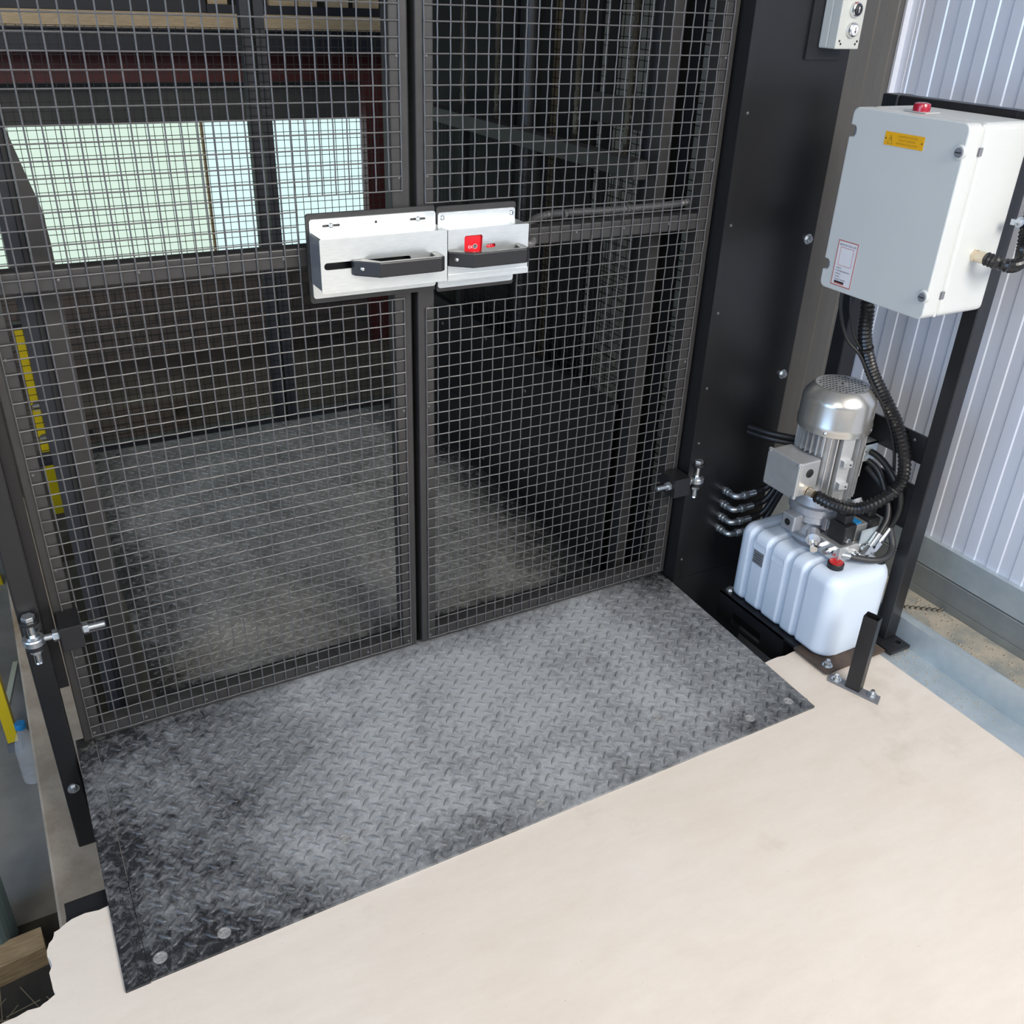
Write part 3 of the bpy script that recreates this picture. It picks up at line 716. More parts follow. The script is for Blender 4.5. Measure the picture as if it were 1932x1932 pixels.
# service sticker
sk = holed('service_sticker', rect(-0.3545, -0.2945, 0.9645, 1.0685), [], 'x', XF - 0.0005, XF, 'paper_white', cb)
sk['label'] = 'white service sticker with red border'
holed('border', rect(-0.3545, -0.2945, 0.9645, 1.0685), [rect(-0.3525, -0.2965, 0.9665, 1.0665)], 'x', XL, XF - 0.0004, 'print_red', sk)
holed('inner_border', rect(-0.3445, -0.3045, 1.0115, 1.0535), [rect(-0.3437, -0.3053, 1.0123, 1.0527)], 'x', XL, XF - 0.0004, 'print_red', sk)
lettering('lettering', 'SERVICE FOR LIFE', 0.0062, (XL, -0.2995, 1.0570), U, Vv, 'print_navy', sk, 0.050)
for i, (t, wd) in enumerate((('SERVICE', 0.014), ('CUSTOMER FORMATION', 0.041), ('MANUALS', 0.015), ('TRAINING', 0.014), ('EXTENDED WARRANTY', 0.034))):
    lettering('lettering', t, 0.0048, (XL, -0.3035, 1.0040 - i * 0.0066), U, Vv, 'print_navy', sk, wd)
    MB().cyl((XL, -0.3005, 1.0056 - i * 0.0066), (XL - 0.0001, -0.3005, 1.0056 - i * 0.0066), 0.0006, 6).build('bullet', 'print_navy', sk)
MB().box(XL, XF - 0.0004, -0.3330, -0.3035, 0.9715, 0.9755).build('logo_bar', 'print_black', sk)
MB().box(XL, XF - 0.0004, -0.3330, -0.3035, 0.9690, 0.9716).build('logo_bar', 'print_red', sk)
# beacon on the top
bc = MB().box(1.000, 1.046, -0.407, -0.350, 1.3515, 1.3530).build('beacon_base', 'enclosure', cb)
MB().lathe((1.022, -0.3765, 1.3528), [(0.018, 0.0), (0.018, 0.012), (0.0165, 0.0155), (0.010, 0.0175), (0.0005, 0.0178)], 28).build('red_lens', 'lens_red', cb, smooth=True)
# gland on the near side
gm = MB().cyl((1.066, y0, 1.083), (1.066, y0 - 0.008, 1.083), 0.0145, 6); gm.cyl((1.066, y0 - 0.008, 1.083), (1.066, y0 - 0.030, 1.083), 0.0125, 16)
gm.build('cable_gland', 'brass_nickel', cb)

bc2 = thing('box_conduit', 'black corrugated conduit curving from the side of the control box', 'conduit', (1.12, -0.62, 1.07))
corrugated('conduit', [(1.066, -0.592, 1.083), (1.069, -0.625, 1.080), (1.090, -0.640, 1.076), (1.130, -0.632, 1.080), (1.158, -0.612, 1.10), (1.168, -0.600, 1.14), (1.170, -0.598, 1.20), (1.170, -0.598, 1.45), (1.170, -0.598, 2.2), (1.170, -0.598, 3.59)], 0.0135, 0.0075, 0.11, 14, parent=bc2)
cl = MB().cyl((1.169, -0.598, 1.150), (1.169, -0.598, 1.164), 0.0165, 16); cl.box(1.115, 1.16, -0.603, -0.593, 1.151, 1.163)
cl.build('hose_clamp', 'zinc', bc2)
hexbolt(bc2, (1.128, -0.603, 1.157), (0, -1, 0), 0.008, 0.006, 'clamp_bolt')

# ------------------------------------------------------------------ pump base
pbse = thing('pump_base', 'black steel base frame with a rusty front plate under the oil tank', 'base frame', (1.05, -0.36, -0.07))
holed('side_rail', rect(-0.418, -0.150, -0.085, 0.008), [rect(-0.335, -0.215, -0.075, -0.035)], 'x', 0.906, 0.913, 'black_paint', pbse)
MB().box(0.935, 0.940, -0.418, -0.150, -0.085, 0.0).build('inner_web', 'black_paint', pbse)
MB().box(0.906, 0.965, -0.462, -0.150, 0.0, 0.008).build('top_flange', 'black_paint', pbse)
MB().box(1.10, 1.155, -0.50, -0.150, 0.0, 0.008).build('top_flange', 'black_paint', pbse)
MB().box(0.965, 1.10, -0.215, -0.150, 0.0, 0.008).build('rear_plate', 'black_paint', pbse)
MB().box(0.902, 1.122, -0.585, -0.462, 0.0, 0.008).build('front_plate', 'rusty_plate', pbse, bevel=0.001)
MB().box(0.913, 1.155, -0.418, -0.410, -0.085, 0.0).build('cross_web', 'black_paint', pbse)
hexbolt(pbse, (0.930, -0.166, 0.008), (0, 0, 1), 0.0095, 0.008)
q = hexbolt(pbse, (0.925, -0.563, 0.008), (0, 0, 1), 0.0095, 0.008)
MB().cyl((0.925, -0.563, 0.018), (0.925, -0.563, 0.027), 0.0055, 12).build('stud_end', 'zinc', pbse)

# ------------------------------------------------------------------ oil tank
tk = thing('oil_tank', 'white plastic hydraulic oil tank with ribbed sides and red cap', 'oil tank', (1.03, -0.36, 0.0085))
mb = MB(); rings = []
TX0, TX1, TY0, TY1, TZ0, TZ1 = 0.917, 1.138, -0.540, -0.172, 0.0095, 0.254
grooves = (-0.228, -0.296, -0.372, -0.432)
def section(y, ins, top_ins, rad):
    pts = []; x0_, x1_, z0_, z1_ = TX0 + ins, TX1 - ins, TZ0 + 0.0, TZ1 - top_ins
    rb = 0.022; rr = rad
    for cu, cw, a, q in ((x1_ - rb, z0_ + rb, -90, rb), (x1_ - rr, z1_ - rr, 0, rr), (x0_ + rr, z1_ - rr, 90, rr), (x0_ + rb, z0_ + rb, 180, rb)):
        for k in range(8):
            t = R(a + 90 * k / 7); pts.append((cu + q * math.cos(t), y, cw + q * math.sin(t)))
    return pts
ny = 120
for i in range(ny + 1):
    t = i / ny; y = TY1 + (TY0 - TY1) * t
    ins = 0.0
    for gq in grooves:
        d = abs(y - gq)
        if d < 0.013:
            q = min(1.0, (0.013 - d) / 0.009); ins = max(ins, 0.0068 * q * q * (3 - 2 * q))
    e = 0.0
    if y < TY0 + 0.042: e = 0.040 * (1 - math.sqrt(max(0, 1 - ((TY0 + 0.042 - y) / 0.042) ** 2)))
    if y > TY1 - 0.030: e = 0.030 * (1 - math.sqrt(max(0, 1 - ((y - TY1 + 0.030) / 0.030) ** 2)))
    rings.append(section(y, ins + e, ins * 0.5 + e * 0.85, 0.030))
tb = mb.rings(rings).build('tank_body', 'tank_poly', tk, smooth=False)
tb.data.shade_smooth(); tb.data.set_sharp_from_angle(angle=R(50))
for yy in (-0.262, -0.334):
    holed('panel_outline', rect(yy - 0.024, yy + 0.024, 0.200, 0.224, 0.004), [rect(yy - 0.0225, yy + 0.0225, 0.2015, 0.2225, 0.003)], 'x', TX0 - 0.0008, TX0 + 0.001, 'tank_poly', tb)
tg = holed('rating_plate', rect(-0.2815, -0.2425, 0.157, 0.198), [], 'x', TX0 - 0.0012, TX0, 'grey_foot', tk)
for i in range(4): MB().box(TX0 - 0.0014, TX0 - 0.0012, -0.275, -0.250 + 0.004 * (i % 2), 0.188 - i * 0.008, 0.190 - i * 0.008).build('print_line', 'print_black', tg)
cp = MB().lathe((0.976, -0.474, 0.251), [(0.0215, 0.0), (0.0215, 0.0165), (0.0195, 0.0185), (0.0175, 0.0165)], 30).build('filler_cap', 'rubber', tk, smooth=True)
MB().lathe((0.976, -0.474, 0.2515), [(0.0185, 0.0120), (0.0180, 0.0195), (0.014, 0.0175), (0.0005, 0.0165)], 30).build('red_cap_top', 'cap_red', cp, smooth=True)
MB().prism([(0.976 + u, -0.474 + w) for u, w in ((-0.015, -0.0035), (0.015, 0.0005), (0.015, 0.0035), (-0.015, -0.0005))], 'z', 0.262, 0.2705).build('cap_grip', 'cap_red', cp)
MB().lathe((1.108, -0.506, 0.2525), [(0.0145, 0.0), (0.0145, 0.005), (0.0105, 0.006), (0.010, 0.0035), (0.0005, 0.0035)], 24).build('level_plug', 'rubber', tk, smooth=True)
MB().lathe((1.04, -0.345, 0.2525), [(0.068, 0.0), (0.068, 0.004), (0.064, 0.006), (0.0005, 0.006)], 40).build('mounting_collar', 'cast_aluminium', tk, smooth=True)

# ------------------------------------------------------------------ electric motor
MX, MY = 1.037, -0.318
em = thing('electric_motor', 'silver electric motor standing upright above the oil tank', 'motor', (MX, MY, 0.385))
fc = MB().lathe((MX, MY, 0.0), [(0.0925, 0.588), (0.0940, 0.588), (0.0945, 0.600), (0.0955, 0.606), (0.0935, 0.611), (0.0925, 0.665), (0.0905, 0.674), (0.0700, 0.7005), (0.0675, 0.702), (0.0665, 0.702), (0.0880, 0.672), (0.0900, 0.606)], 64).build('fan_cover', 'fan_cover_silver', em, smooth=True)
holes = []
for i in range(-7, 8):
    for j in range(-7, 8):
        u, w = i * 0.0112, j * 0.0112
        d = math.hypot(u, w)
        if 0.014 < d < 0.060:
            holes.append(rect(MX + u - 0.0042, MX + u + 0.0042, MY + w - 0.0042, MY + w + 0.0042))
holed('fan_grille', circ(MX, MY, 0.0675, 40), holes, 'z', 0.7000, 0.7018, 'motor_silver', em)
MB().cyl((MX, MY, 0.66), (MX, MY, 0.664), 0.082, 32).build('fan', 'motor_dark', em)
MB().cyl((MX, MY, 0.7018), (MX, MY, 0.7030), 0.003, 10).build('centre_pin', 'motor_dark', em)
for t in (-150, -60, 30, 120):
    d = Vector((math.cos(R(t)), math.sin(R(t)), 0)); MB().dome(Vector((MX, MY, 0.597)) + d * 0.0942, d, 0.0048, 0.003, 10, 2).build('cover_screw', 'bright_steel', em)
MB().lathe((MX, MY, 0.0), [(0.0005, 0.395), (0.066, 0.395), (0.0640, 0.402), (0.0640, 0.588), (0.0005, 0.588)], 48).build('stator_body', 'motor_silver', em, smooth=True)
mb = MB()
for k in range(34):
    a = 2 * math.pi * k / 34; d = Vector((math.cos(a), math.sin(a), 0)); deg = math.degrees(a) % 360
    if 243 < deg < 266: continue                       # smooth pad with mounting lugs
    zb = 0.404 if not 155 < deg < 215 else 0.530        # shorter above the terminal box
    mb.bar(Vector((MX, MY, zb)) + d * 0.0765, Vector((MX, MY, 0.590)) + d * 0.0750, 0.0026, 0.026, up=d)
mb.build('cooling_fins', 'motor_silver', em)
a = R(254); d = Vector((math.cos(a), math.sin(a), 0)); s = Vector((-d.y, d.x, 0))
mb = MB(); mb.bar(Vector((MX, MY, 0.404)) + d * 0.077, Vector((MX, MY, 0.586)) + d * 0.077, 0.034, 0.016, up=d)
mb.build('lug_pad', 'motor_silver', em, bevel=0.002)
for z in (0.447, 0.510):
    lug = MB(); lug.bar(Vector((MX, MY, z)) + d * 0.092, Vector((MX, MY, z + 0.019)) + d * 0.092, 0.026, 0.018, up=d)
    lo_ = lug.build('mounting_lug', 'motor_silver', em, bevel=0.002)
    MB().cyl(Vector((MX, MY, z + 0.009)) + d * 0.1005 + s * 0.006, Vector((MX, MY, z + 0.009)) + d * 0.1016 + s * 0.006, 0.0026, 10).build('bolt_hole', 'motor_dark', lo_)
a = R(310); d = Vector((math.cos(a), math.sin(a), 0))
np_ = MB(); np_.bar(Vector((MX, MY, 0.468)) + d * 0.089, Vector((MX, MY, 0.548)) + d * 0.089, 0.052, 0.0016, up=d); np_ = np_.build('name_plate', 'block_aluminium', em)
s = Vector((-d.y, d.x, 0))
for i in range(6):
    m = MB(); c0 = Vector((MX, MY, 0.478 + i * 0.0105)) + d * 0.0902
    m.bar(c0 - s * 0.020, c0 + s * (0.012 + 0.004 * (i % 3)), 0.0018, 0.0004, up=d); m.build('print_line', 'print_navy', np_)
# terminal box on the side facing the lift
tbx = MB().box(0.893, 0.962, -0.368, -0.258, 0.428, 0.524).build('terminal_box', 'motor_silver', em, bevel=0.004)
ld = MB().box(0.884, 0.893, -0.371, -0.255, 0.424, 0.528).build('terminal_lid', 'motor_silver', em, bevel=0.003)
for yy in (-0.364, -0.262):
    for zz in (0.431, 0.521): MB().dome((0.884, yy, zz), (-1, 0, 0), 0.004, 0.003, 8, 2).build('lid_screw', 'bright_steel', ld)
MB().lathe((0.927, -0.368, 0.492), [(0.012, 0.0), (0.012, -0.002), (0.009, -0.0035), (0.0005, -0.0035)], 20, 'y').build('blanking_plug', 'rubber', tbx, smooth=True)
g2 = MB().cyl((0.930, -0.368, 0.442), (0.930, -0.374, 0.442), 0.0135, 6); g2.cyl((0.930, -0.374, 0.442), (0.933, -0.390, 0.440), 0.0115, 16)
g2.build('cable_gland', 'brass_nickel', tbx)
# bracket from the motor to the stand
br = MB(); br.box(1.10, 1.160, -0.372, -0.368, 0.488, 0.540); br.box(1.10, 1.160, -0.372, -0.325, 0.536, 0.540)
brk = br.build('steady_bracket', 'galvanised', em)
hexbolt(brk, (1.115, -0.372, 0.512), (0, -1, 0), 0.006, 0.005, 'bolt')

# ------------------------------------------------------------------ hydraulic pump head
hp = thing('hydraulic_power_head', 'cast aluminium hydraulic pump head with valve block on top of the tank', 'hydraulic pump', (1.04, -0.36, 0.2585))
MB().lathe((MX, MY, 0.0), [(0.0005, 0.322), (0.066, 0.322), (0.066, 0.342), (0.072, 0.345), (0.072, 0.366), (0.064, 0.370), (0.060, 0.394), (0.0005, 0.394)], 40).build('bell_housing', 'cast_aluminium', hp, smooth=True)
MB().lathe((MX, MY, 0.0), [(0.0005, 0.2586), (0.055, 0.2586), (0.055, 0.270), (0.047, 0.276), (0.047, 0.322), (0.0005, 0.322)], 36).build('pump_body', 'cast_aluminium', hp, smooth=True)
MB().box(0.935, 0.968, -0.345, -0.300, 0.300, 0.346).build('return_flange', 'cast_aluminium', hp, bevel=0.004)
MB().box(0.962, 1.01, -0.338, -0.305, 0.305, 0.340).build('return_neck', 'cast_aluminium', hp, bevel=0.006)
MB().cyl((0.935, -0.322, 0.323), (0.9345, -0.322, 0.323), 0.010, 14).build('port_hole', 'motor_dark', hp)
m = MB().cyl((0.985, -0.372, 0.301), (0.962, -0.396, 0.299), 0.019, 20); m.build('relief_valve_base', 'cast_aluminium', hp, smooth=True)
m = MB().cyl((0.962, -0.396, 0.299), (0.951, -0.408, 0.298), 0.011, 6); m.build('relief_valve_nut', 'bright_steel', hp)
m = MB().cyl((0.951, -0.408, 0.298), (0.931, -0.429, 0.296), 0.006, 12); m.build('relief_valve_screw', 'bright_steel', hp, smooth=True)
m = MB().cyl((0.937, -0.424, 0.2965), (0.931, -0.431, 0.296), 0.0105, 6); m.build('relief_valve_cap', 'bright_steel', hp)
fw = MB().box(0.998, 1.050, -0.398, -0.384, 0.317, 0.352).build('wiring_clip', 'oil_film', hp, bevel=0.002)
MB().box(1.006, 1.042, -0.4005, -0.397, 0.323, 0.347).build('clip_window', 'galvanised', fw)
MB().box(0.985, 1.110, -0.470, -0.385, 0.2586, 0.306).build('valve_block', 'block_aluminium', hp, bevel=0.002)
for (x0_, x1_, zt) in ((1.000, 1.042, 0.360), (1.088, 1.128, 0.362)):
    cl_ = MB().box(x0_, x1_, -0.462, -0.405, 0.3065, zt).build('solenoid_coil', 'coil_black', hp, bevel=0.004)
    MB().box(x0_ + 0.006, x1_ - 0.006, -0.450, -0.415, zt, zt + 0.026).build('coil_plug', 'coil_black', cl_, bevel=0.004)
c3 = MB().cyl((1.010, -0.462, 0.322), (1.010, -0.470, 0.322), 0.0085, 16); c3.cyl((1.010, -0.470, 0.322), (1.010, -0.474, 0.322), 0.0055, 10)
c3.build('coil_nut', 'bright_steel', hp)
MB().box(1.046, 1.088, -0.456, -0.412, 0.3065, 0.352).build('valve_body', 'block_aluminium', hp, bevel=0.002)
MB().box(1.048, 1.070, -0.450, -0.42, 0.3525, 0.356).build('valve_tag', 'cap_blue', hp)
MB().box(1.050, 1.112, -0.4735, -0.4712, 0.303, 0.345).build('valve_cover_plate', 'galvanised', hp)
for (x, z, rr) in ((1.030, 0.284, 0.010), (1.052, 0.274, 0.009), (1.072, 0.283, 0.009), (1.092, 0.292, 0.009)):
    f = MB().cyl((x, -0.470, z), (x, -0.480, z), rr, 6); f.cyl((x, -0.480, z), (x, -0.490, z), rr * 0.7, 12); f.build('port_fitting', 'bright_steel', hp)
for yy in (-0.440, -0.41):
    f = MB().cyl((0.985, yy, 0.285), (0.972, yy, 0.285), 0.010, 6); f.cyl((0.972, yy, 0.285), (0.962, yy, 0.285), 0.0075, 14); f.build('port_fitting', 'bright_steel', hp)
for a_, b_ in (((1.062, -0.486, 0.274), (1.106, -0.484, 0.328)), ((1.094, -0.482, 0.274), (1.150, -0.478, 0.330))):
    a_, b_ = Vector(a_), Vector(b_); d = b_ - a_
    f = MB().cyl(a_, a_ + d * 0.42, 0.0125, 6); f.cyl(a_ + d * 0.42, a_ + d * 0.50, 0.0085, 14); f.cyl(a_ + d * 0.50, b_, 0.0112, 16); f.cyl(a_ + d * 0.2, a_ + d * 0.2 + Vector((0, 0.014, 0.004)), 0.009, 12)
    f.build('hose_fitting', 'bright_steel', hp, smooth=True)
wc = MB(); wc.cyl((1.07, -0.405, 0.362), (1.07, -0.395, 0.376), 0.012, 16); wc.build('white_connector', 'paper_white', hp, smooth=True)
wc = MB(); wc.cyl((1.108, -0.40, 0.372), (1.108, -0.388, 0.386), 0.013, 16); wc.build('white_connector', 'paper_white', hp, smooth=True)

# ------------------------------------------------------------------ hoses and conduits
hl = ('uppermost', 'second', 'third', 'lowest')
for i, z in enumerate((0.277, 0.233, 0.190, 0.150)):
    h = thing('hydraulic_hose', hl[i] + ' of the four black hydraulic hoses leaving the black panel', 'hose', (0.966, -0.06, z - 0.012), 'hydraulic hoses on the panel')
    x0_ = 0.966 - 0.001 * i
    nut = MB().cyl((x0_, -0.040, z), (x0_, -0.047, z), 0.0125, 6); nut.cyl((x0_, -0.047, z), (x0_, -0.062, z), 0.0095, 16); nut.cyl((x0_, -0.056, z), (x0_, -0.059, z), 0.0115, 16)
    nut.build('bulkhead_nut', 'zinc', h)
    MB().tube(smooth_path([(x0_, -0.060, z), (x0_, -0.077, z), (x0_ + 0.004, -0.086, z), (x0_ + 0.014, -0.089, z), (x0_ + 0.028, -0.089, z)], 0.004), 0.0092, 14).build('elbow', 'zinc', h, smooth=True)
    MB().cyl((x0_ + 0.026, -0.089, z), (x0_ + 0.041, -0.089, z), 0.0125, 6).build('swivel_nut', 'zinc', h)
    MB().cyl((x0_ + 0.043, -0.089, z), (x0_ + 0.071, -0.089, z), 0.0105, 16).build('crimp_sleeve', 'zinc', h, smooth=True)
    p = [(x0_ + 0.066, -0.089, z), (x0_ + 0.10, -0.090, z + 0.004), (1.085, -0.100, z + 0.022), (1.130, -0.120, 0.345 - 0.026 * i + 0.03), (1.142, -0.165, 0.40 - 0.026 * i), (1.146, -0.215, 0.40 - 0.026 * i)]
    MB().tube(smooth_path(p, 0.012), 0.0095, 12).build('rubber_hose', 'rubber', h, smooth=True)
cd = thing('motor_conduit', 'thick black corrugated conduit looping from the control box to the motor', 'conduit', (1.1, -0.40, 0.38))
corrugated('conduit', [(1.030, -0.335, 0.965), (1.030, -0.348, 0.905), (1.043, -0.35, 0.83), (1.083, -0.36, 0.744), (1.125, -0.395, 0.664), (1.140, -0.43, 0.614), (1.135, -0.475, 0.552), (1.130, -0.492, 0.486), (1.095, -0.487, 0.444), (1.035, -0.455, 0.406), (0.975, -0.425, 0.418), (0.936, -0.395, 0.438)], 0.0158, 0.0098, 0.10, 14, parent=cd)
for p, q_ in (((1.052, -0.352, 0.806), (0.28, 0, -0.9)), ((1.138, -0.408, 0.634), (0.3, -0.3, -0.8)), ((1.110, -0.490, 0.458), (-0.6, 0.1, -0.7))):
    pv, dv = Vector(p), Vector(q_).normalized(); MB().cyl(pv - dv * 0.0025, pv + dv * 0.0025, 0.0185, 14).build('cable_tie', 'rubber', cd)
cc = thing('control_cable', 'thin black cable running beside the thick corrugated conduit', 'cable', (1.05, -0.33, 0.35))
MB().tube(smooth_path([(0.985, -0.30, 0.962), (0.985, -0.305, 0.90), (1.005, -0.325, 0.83), (1.035, -0.352, 0.79), (1.075, -0.372, 0.72), (1.118, -0.400, 0.645), (1.145, -0.43, 0.56), (1.158, -0.448, 0.46), (1.165, -0.455, 0.38), (1.160, -0.45, 0.33)], 0.012), 0.0042, 8).build('cable', 'rubber', cc, smooth=True)
c5 = thing('valve_cable', 'thin black cable hanging under the far corner of the control box', 'cable', (1.02, -0.33, 0.8))
MB().tube(smooth_path([(1.005, -0.31, 0.962), (1.005, -0.318, 0.90), (1.018, -0.335, 0.84), (1.040, -0.350, 0.80), (1.06, -0.356, 0.77)], 0.012), 0.0035, 8).build('cable', 'rubber', c5, smooth=True)
rh = thing('return_hose', 'dark grey hydraulic hose curving across the top of the white tank', 'hose', (1.05, -0.47, 0.256))
MB().tube(smooth_path([(1.012, -0.472, 0.279), (1.035, -0.492, 0.275), (1.075, -0.515, 0.271), (1.115, -0.520, 0.275), (1.146, -0.505, 0.292), (1.150, -0.485, 0.325), (1.152, -0.463, 0.37), (1.160, -0.43, 0.42), (1.155, -0.36, 0.46)], 0.010), 0.0088, 12).build('rubber_hose', 'hose_grey', rh, smooth=True)
m = MB().cyl((0.985, -0.448, 0.283), (0.9965, -0.458, 0.281), 0.0105, 6); m.cyl((0.9965, -0.458, 0.281), (1.020, -0.4785, 0.278), 0.0095, 14); m.build('crimp_sleeve', 'zinc', rh)
for i, (p, lb) in enumerate(((((1.106, -0.484, 0.328), (1.136, -0.474, 0.37), (1.146, -0.445, 0.42), (1.144, -0.40, 0.475), (1.135, -0.345, 0.49)), 'black hydraulic hose rising from the nearer steel fitting'), (((1.150, -0.478, 0.330), (1.155, -0.490, 0.39), (1.146, -0.478, 0.45), (1.142, -0.41, 0.505), (1.138, -0.335, 0.515)), 'black hydraulic hose rising from the farther steel fitting'))):
    h = thing('pressure_hose', lb, 'hose', p[0], 'pressure hoses at the valve block'); MB().tube(smooth_path(p, 0.010), 0.0088, 12).build('rubber_hose', 'rubber', h, smooth=True)
for i, z in enumerate((0.468, 0.452)):
    h = thing('loop_hose', ('upper' if i == 0 else 'lower') + ' black hose passing behind the motor from the panel', 'hose', (1.1, -0.13, z), 'hoses behind the motor')
    MB().tube(smooth_path([(1.02, -0.036, z + 0.004), (1.04, -0.10, z + 0.006), (1.08, -0.15, z + 0.004), (1.13, -0.19, z), (1.150, -0.26, z - 0.01)], 0.012), 0.009, 10).build('rubber_hose', 'rubber', h, smooth=True)

# ------------------------------------------------------------------ short square post on the floor
sp = thing('stub_post', 'short open black square tube bolted upright to the floor near the tank', 'post', (0.945, -0.655, FZ))
MB().prism([(0.893, -0.600), (0.918, -0.583), (0.965, -0.712), (0.938, -0.728)], 'z', FZ, FZ + 0.006).build('base_plate', 'oil_film', sp, bevel=0.0008)
c0 = Vector((0.931, -0.653)); ca, sa_ = math.cos(R(19)), math.sin(R(19))
def rot(u, w): return (c0.x + u * ca - w * sa_, c0.y + u * sa_ + w * ca)
hs_ = 0.0135
holed('square_tube', [rot(u, w) for u, w in ((-hs_, -0.019), (hs_, -0.019), (hs_, 0.019), (-hs_, 0.019))], [[rot(u, w) for u, w in ((-hs_ + 0.0025, -0.0165), (hs_ - 0.0025, -0.0165), (hs_ - 0.0025, 0.0165), (-hs_ + 0.0025, 0.0165))]], 'z', FZ + 0.006, 0.224, 'black_paint', sp)
for (x, y) in ((0.912, -0.610), (0.948, -0.698)):
    hexbolt(sp, (x, y, FZ + 0.006), (0, 0, 1), 0.009, 0.007, 'anchor_nut')
    MB().cyl((x, y, 0.008), (x, y, 0.016), 0.005, 10).build('anchor_stud', 'bright_steel', sp)

# ------------------------------------------------------------------ lift carriage behind the gate
DZ = -0.02
lc = thing('lift_platform', 'dusty steel lift platform with a black side panel behind the gate', 'lift platform', (0.0, 0.88, DZ - 0.08))
MB().box(-0.665, 0.652, 0.132, 1.635, DZ - 0.006, DZ).build('deck_plate', 'deck_dusty', lc)
mb = MB(); lozenges(mb, -0.66, 0.645, 0.136, 1.63, DZ)
tag(mb.build('raised_lozenge_pattern', 'deck_dusty', lc), kind='stuff')
MB().box(-0.665, 0.652, 0.128, 0.134, DZ - 0.08, DZ).build('front_edge', 'black_paint', lc)
MB().box(-0.665, 0.652, 1.635, 1.64, DZ - 0.08, DZ).build('rear_edge', 'black_paint', lc)
MB().box(0.652, 0.660, 0.132, 1.64, DZ - 0.08, 0.515).build('side_panel', 'panel_black', lc)
MB().box(0.650, 0.652, 0.15, 1.62, 0.18, 0.20).build('panel_crease', 'black_paint', lc)
MB().box(0.648, 0.672, 0.132, 1.64, 0.515, 0.535).build('panel_cap', 'black_paint', lc)
MB().box(0.648, 0.688, 0.132, 1.64, 1.143, 1.190).build('hand_rail', 'gate_paint', lc, bevel=0.002)
for y in (0.62, 1.11, 1.60):
    MB().box(0.655, 0.685, y, y + 0.03, 0.535, 1.143).build('rail_post', 'mast_black', lc)
MB().box(0.643, 0.650, 0.60, 0.66, -0.02, 0.02).build('toe_bracket', 'black_paint', lc)
for (y, z) in ((0.90, 0.49), (0.90, 0.20), (0.90, 0.03), (0.62, 0.40), (0.60, 0.12), (0.36, 0.40), (0.36, 0.10), (1.25, 0.44), (0.20, 0.06)):
    MB().dome((0.652, y, z), (-1, 0, 0), 0.007, 0.004, 8, 2).build('panel_bolt', 'wire_paint', lc)
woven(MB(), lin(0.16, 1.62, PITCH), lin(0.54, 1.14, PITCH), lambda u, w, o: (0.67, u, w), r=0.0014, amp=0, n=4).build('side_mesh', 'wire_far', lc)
# left guide frame of the platform
lf = thing('guide_frame', 'dark grey and black upright frame at the left side of the lift', 'lift frame', (-0.74, 0.15, -0.27))
MB().prism([(-0.737, -0.27), (-0.700, -0.27), (-0.698, 1.10), (-0.702, 1.165), (-0.716, 1.223), (-0.730, 1.285), (-0.737, 1.32)], 'y', 0.124, 0.130).build('grey_flat', 'gate_paint', lf)
MB().box(-0.776, -0.737, 0.134, 0.190, -0.27, 2.2).build('channel', 'steel_navy', lf)
MB().box(-0.748, -0.744, 0.128, 0.134, -0.27, 2.2).build('seal_strip', 'rubber', lf)
# sill between the plate and the platform
structure(MB().box(-0.842, 0.81, 0.031, 0.060, -0.030, -0.008).build('sill', 'gate_paint'), 'dark steel sill under the gate')
sl = thing('sill_angle', 'scuffed grey steel angle just behind the foot of the gate', 'steel angle', (0, 0.09, -0.06))
MB().box(-0.70, 0.66, 0.060, 0.112, -0.026, -0.018).build('top_leg', 'deck_dusty', sl)
MB().box(-0.70, 0.66, 0.112, 0.118, -0.10, -0.018).build('front_leg', 'black_paint', sl)

# ------------------------------------------------------------------ mast on the right side of the shaft
ms = thing('lift_mast', 'black steel mast columns behind the right gate leaf', 'lift mast', (0.8, 0.8, -0.6))
MB().box(0.705, 0.742, 0.112, 0.160, -0.55, 2.4).build('front_guide_rail', 'gate_paint', ms, bevel=0.003)
for a_, b_ in ((0.095, 0.275), (0.442, 0.480), (0.520, 0.722), (0.778, 0.965), (0.985, 1.62)):
    MB().box(0.780, 0.792, a_, b_, -0.55, 2.4).build('mast_plate', 'mast_black', ms)
MB().box(0.792, 0.86, 0.90, 0.98, -0.55, 2.4).build('mast_column', 'gate_paint', ms)
MB().box(0.775, 0.790, 0.28, 0.53, 1.235, 1.31).build('mast_beam', 'gate_paint', ms)
MB().cyl((0.745, 0.20, -0.2), (0.745, 0.20, 2.4), 0.024, 20).build('hydraulic_ram', 'mast_black', ms, smooth=True)
MB().cyl((0.735, 0.82, 0.2), (0.735, 0.82, 2.4), 0.02, 20).build('hydraulic_ram', 'gate_paint', ms, smooth=True)
sm = thing('shaft_mesh_panel', 'black wire mesh screen behind the mast columns', 'mesh panel', (0.95, 0.8, 0.3))
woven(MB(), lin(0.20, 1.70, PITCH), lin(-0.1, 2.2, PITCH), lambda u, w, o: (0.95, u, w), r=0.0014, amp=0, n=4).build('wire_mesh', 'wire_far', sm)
for a_ in (0.18, 1.70): MB().box(0.94, 0.96, a_, a_ + 0.02, -0.55, 2.3).build('mesh_post', 'black_paint', sm)
cladding('wall_shaft', None, 'y', 1.60, 0.16, 2.4, -0.6, 3.6, -1, 'cladding_grey')['kind'] = 'structure'
tag(MB().box(1.09, 1.14, 1.30, 1.40, -0.6, 3.0).build('timber_stud', 'timber_pale'), 'pale upright timber stud seen between the mast columns', 'timber')
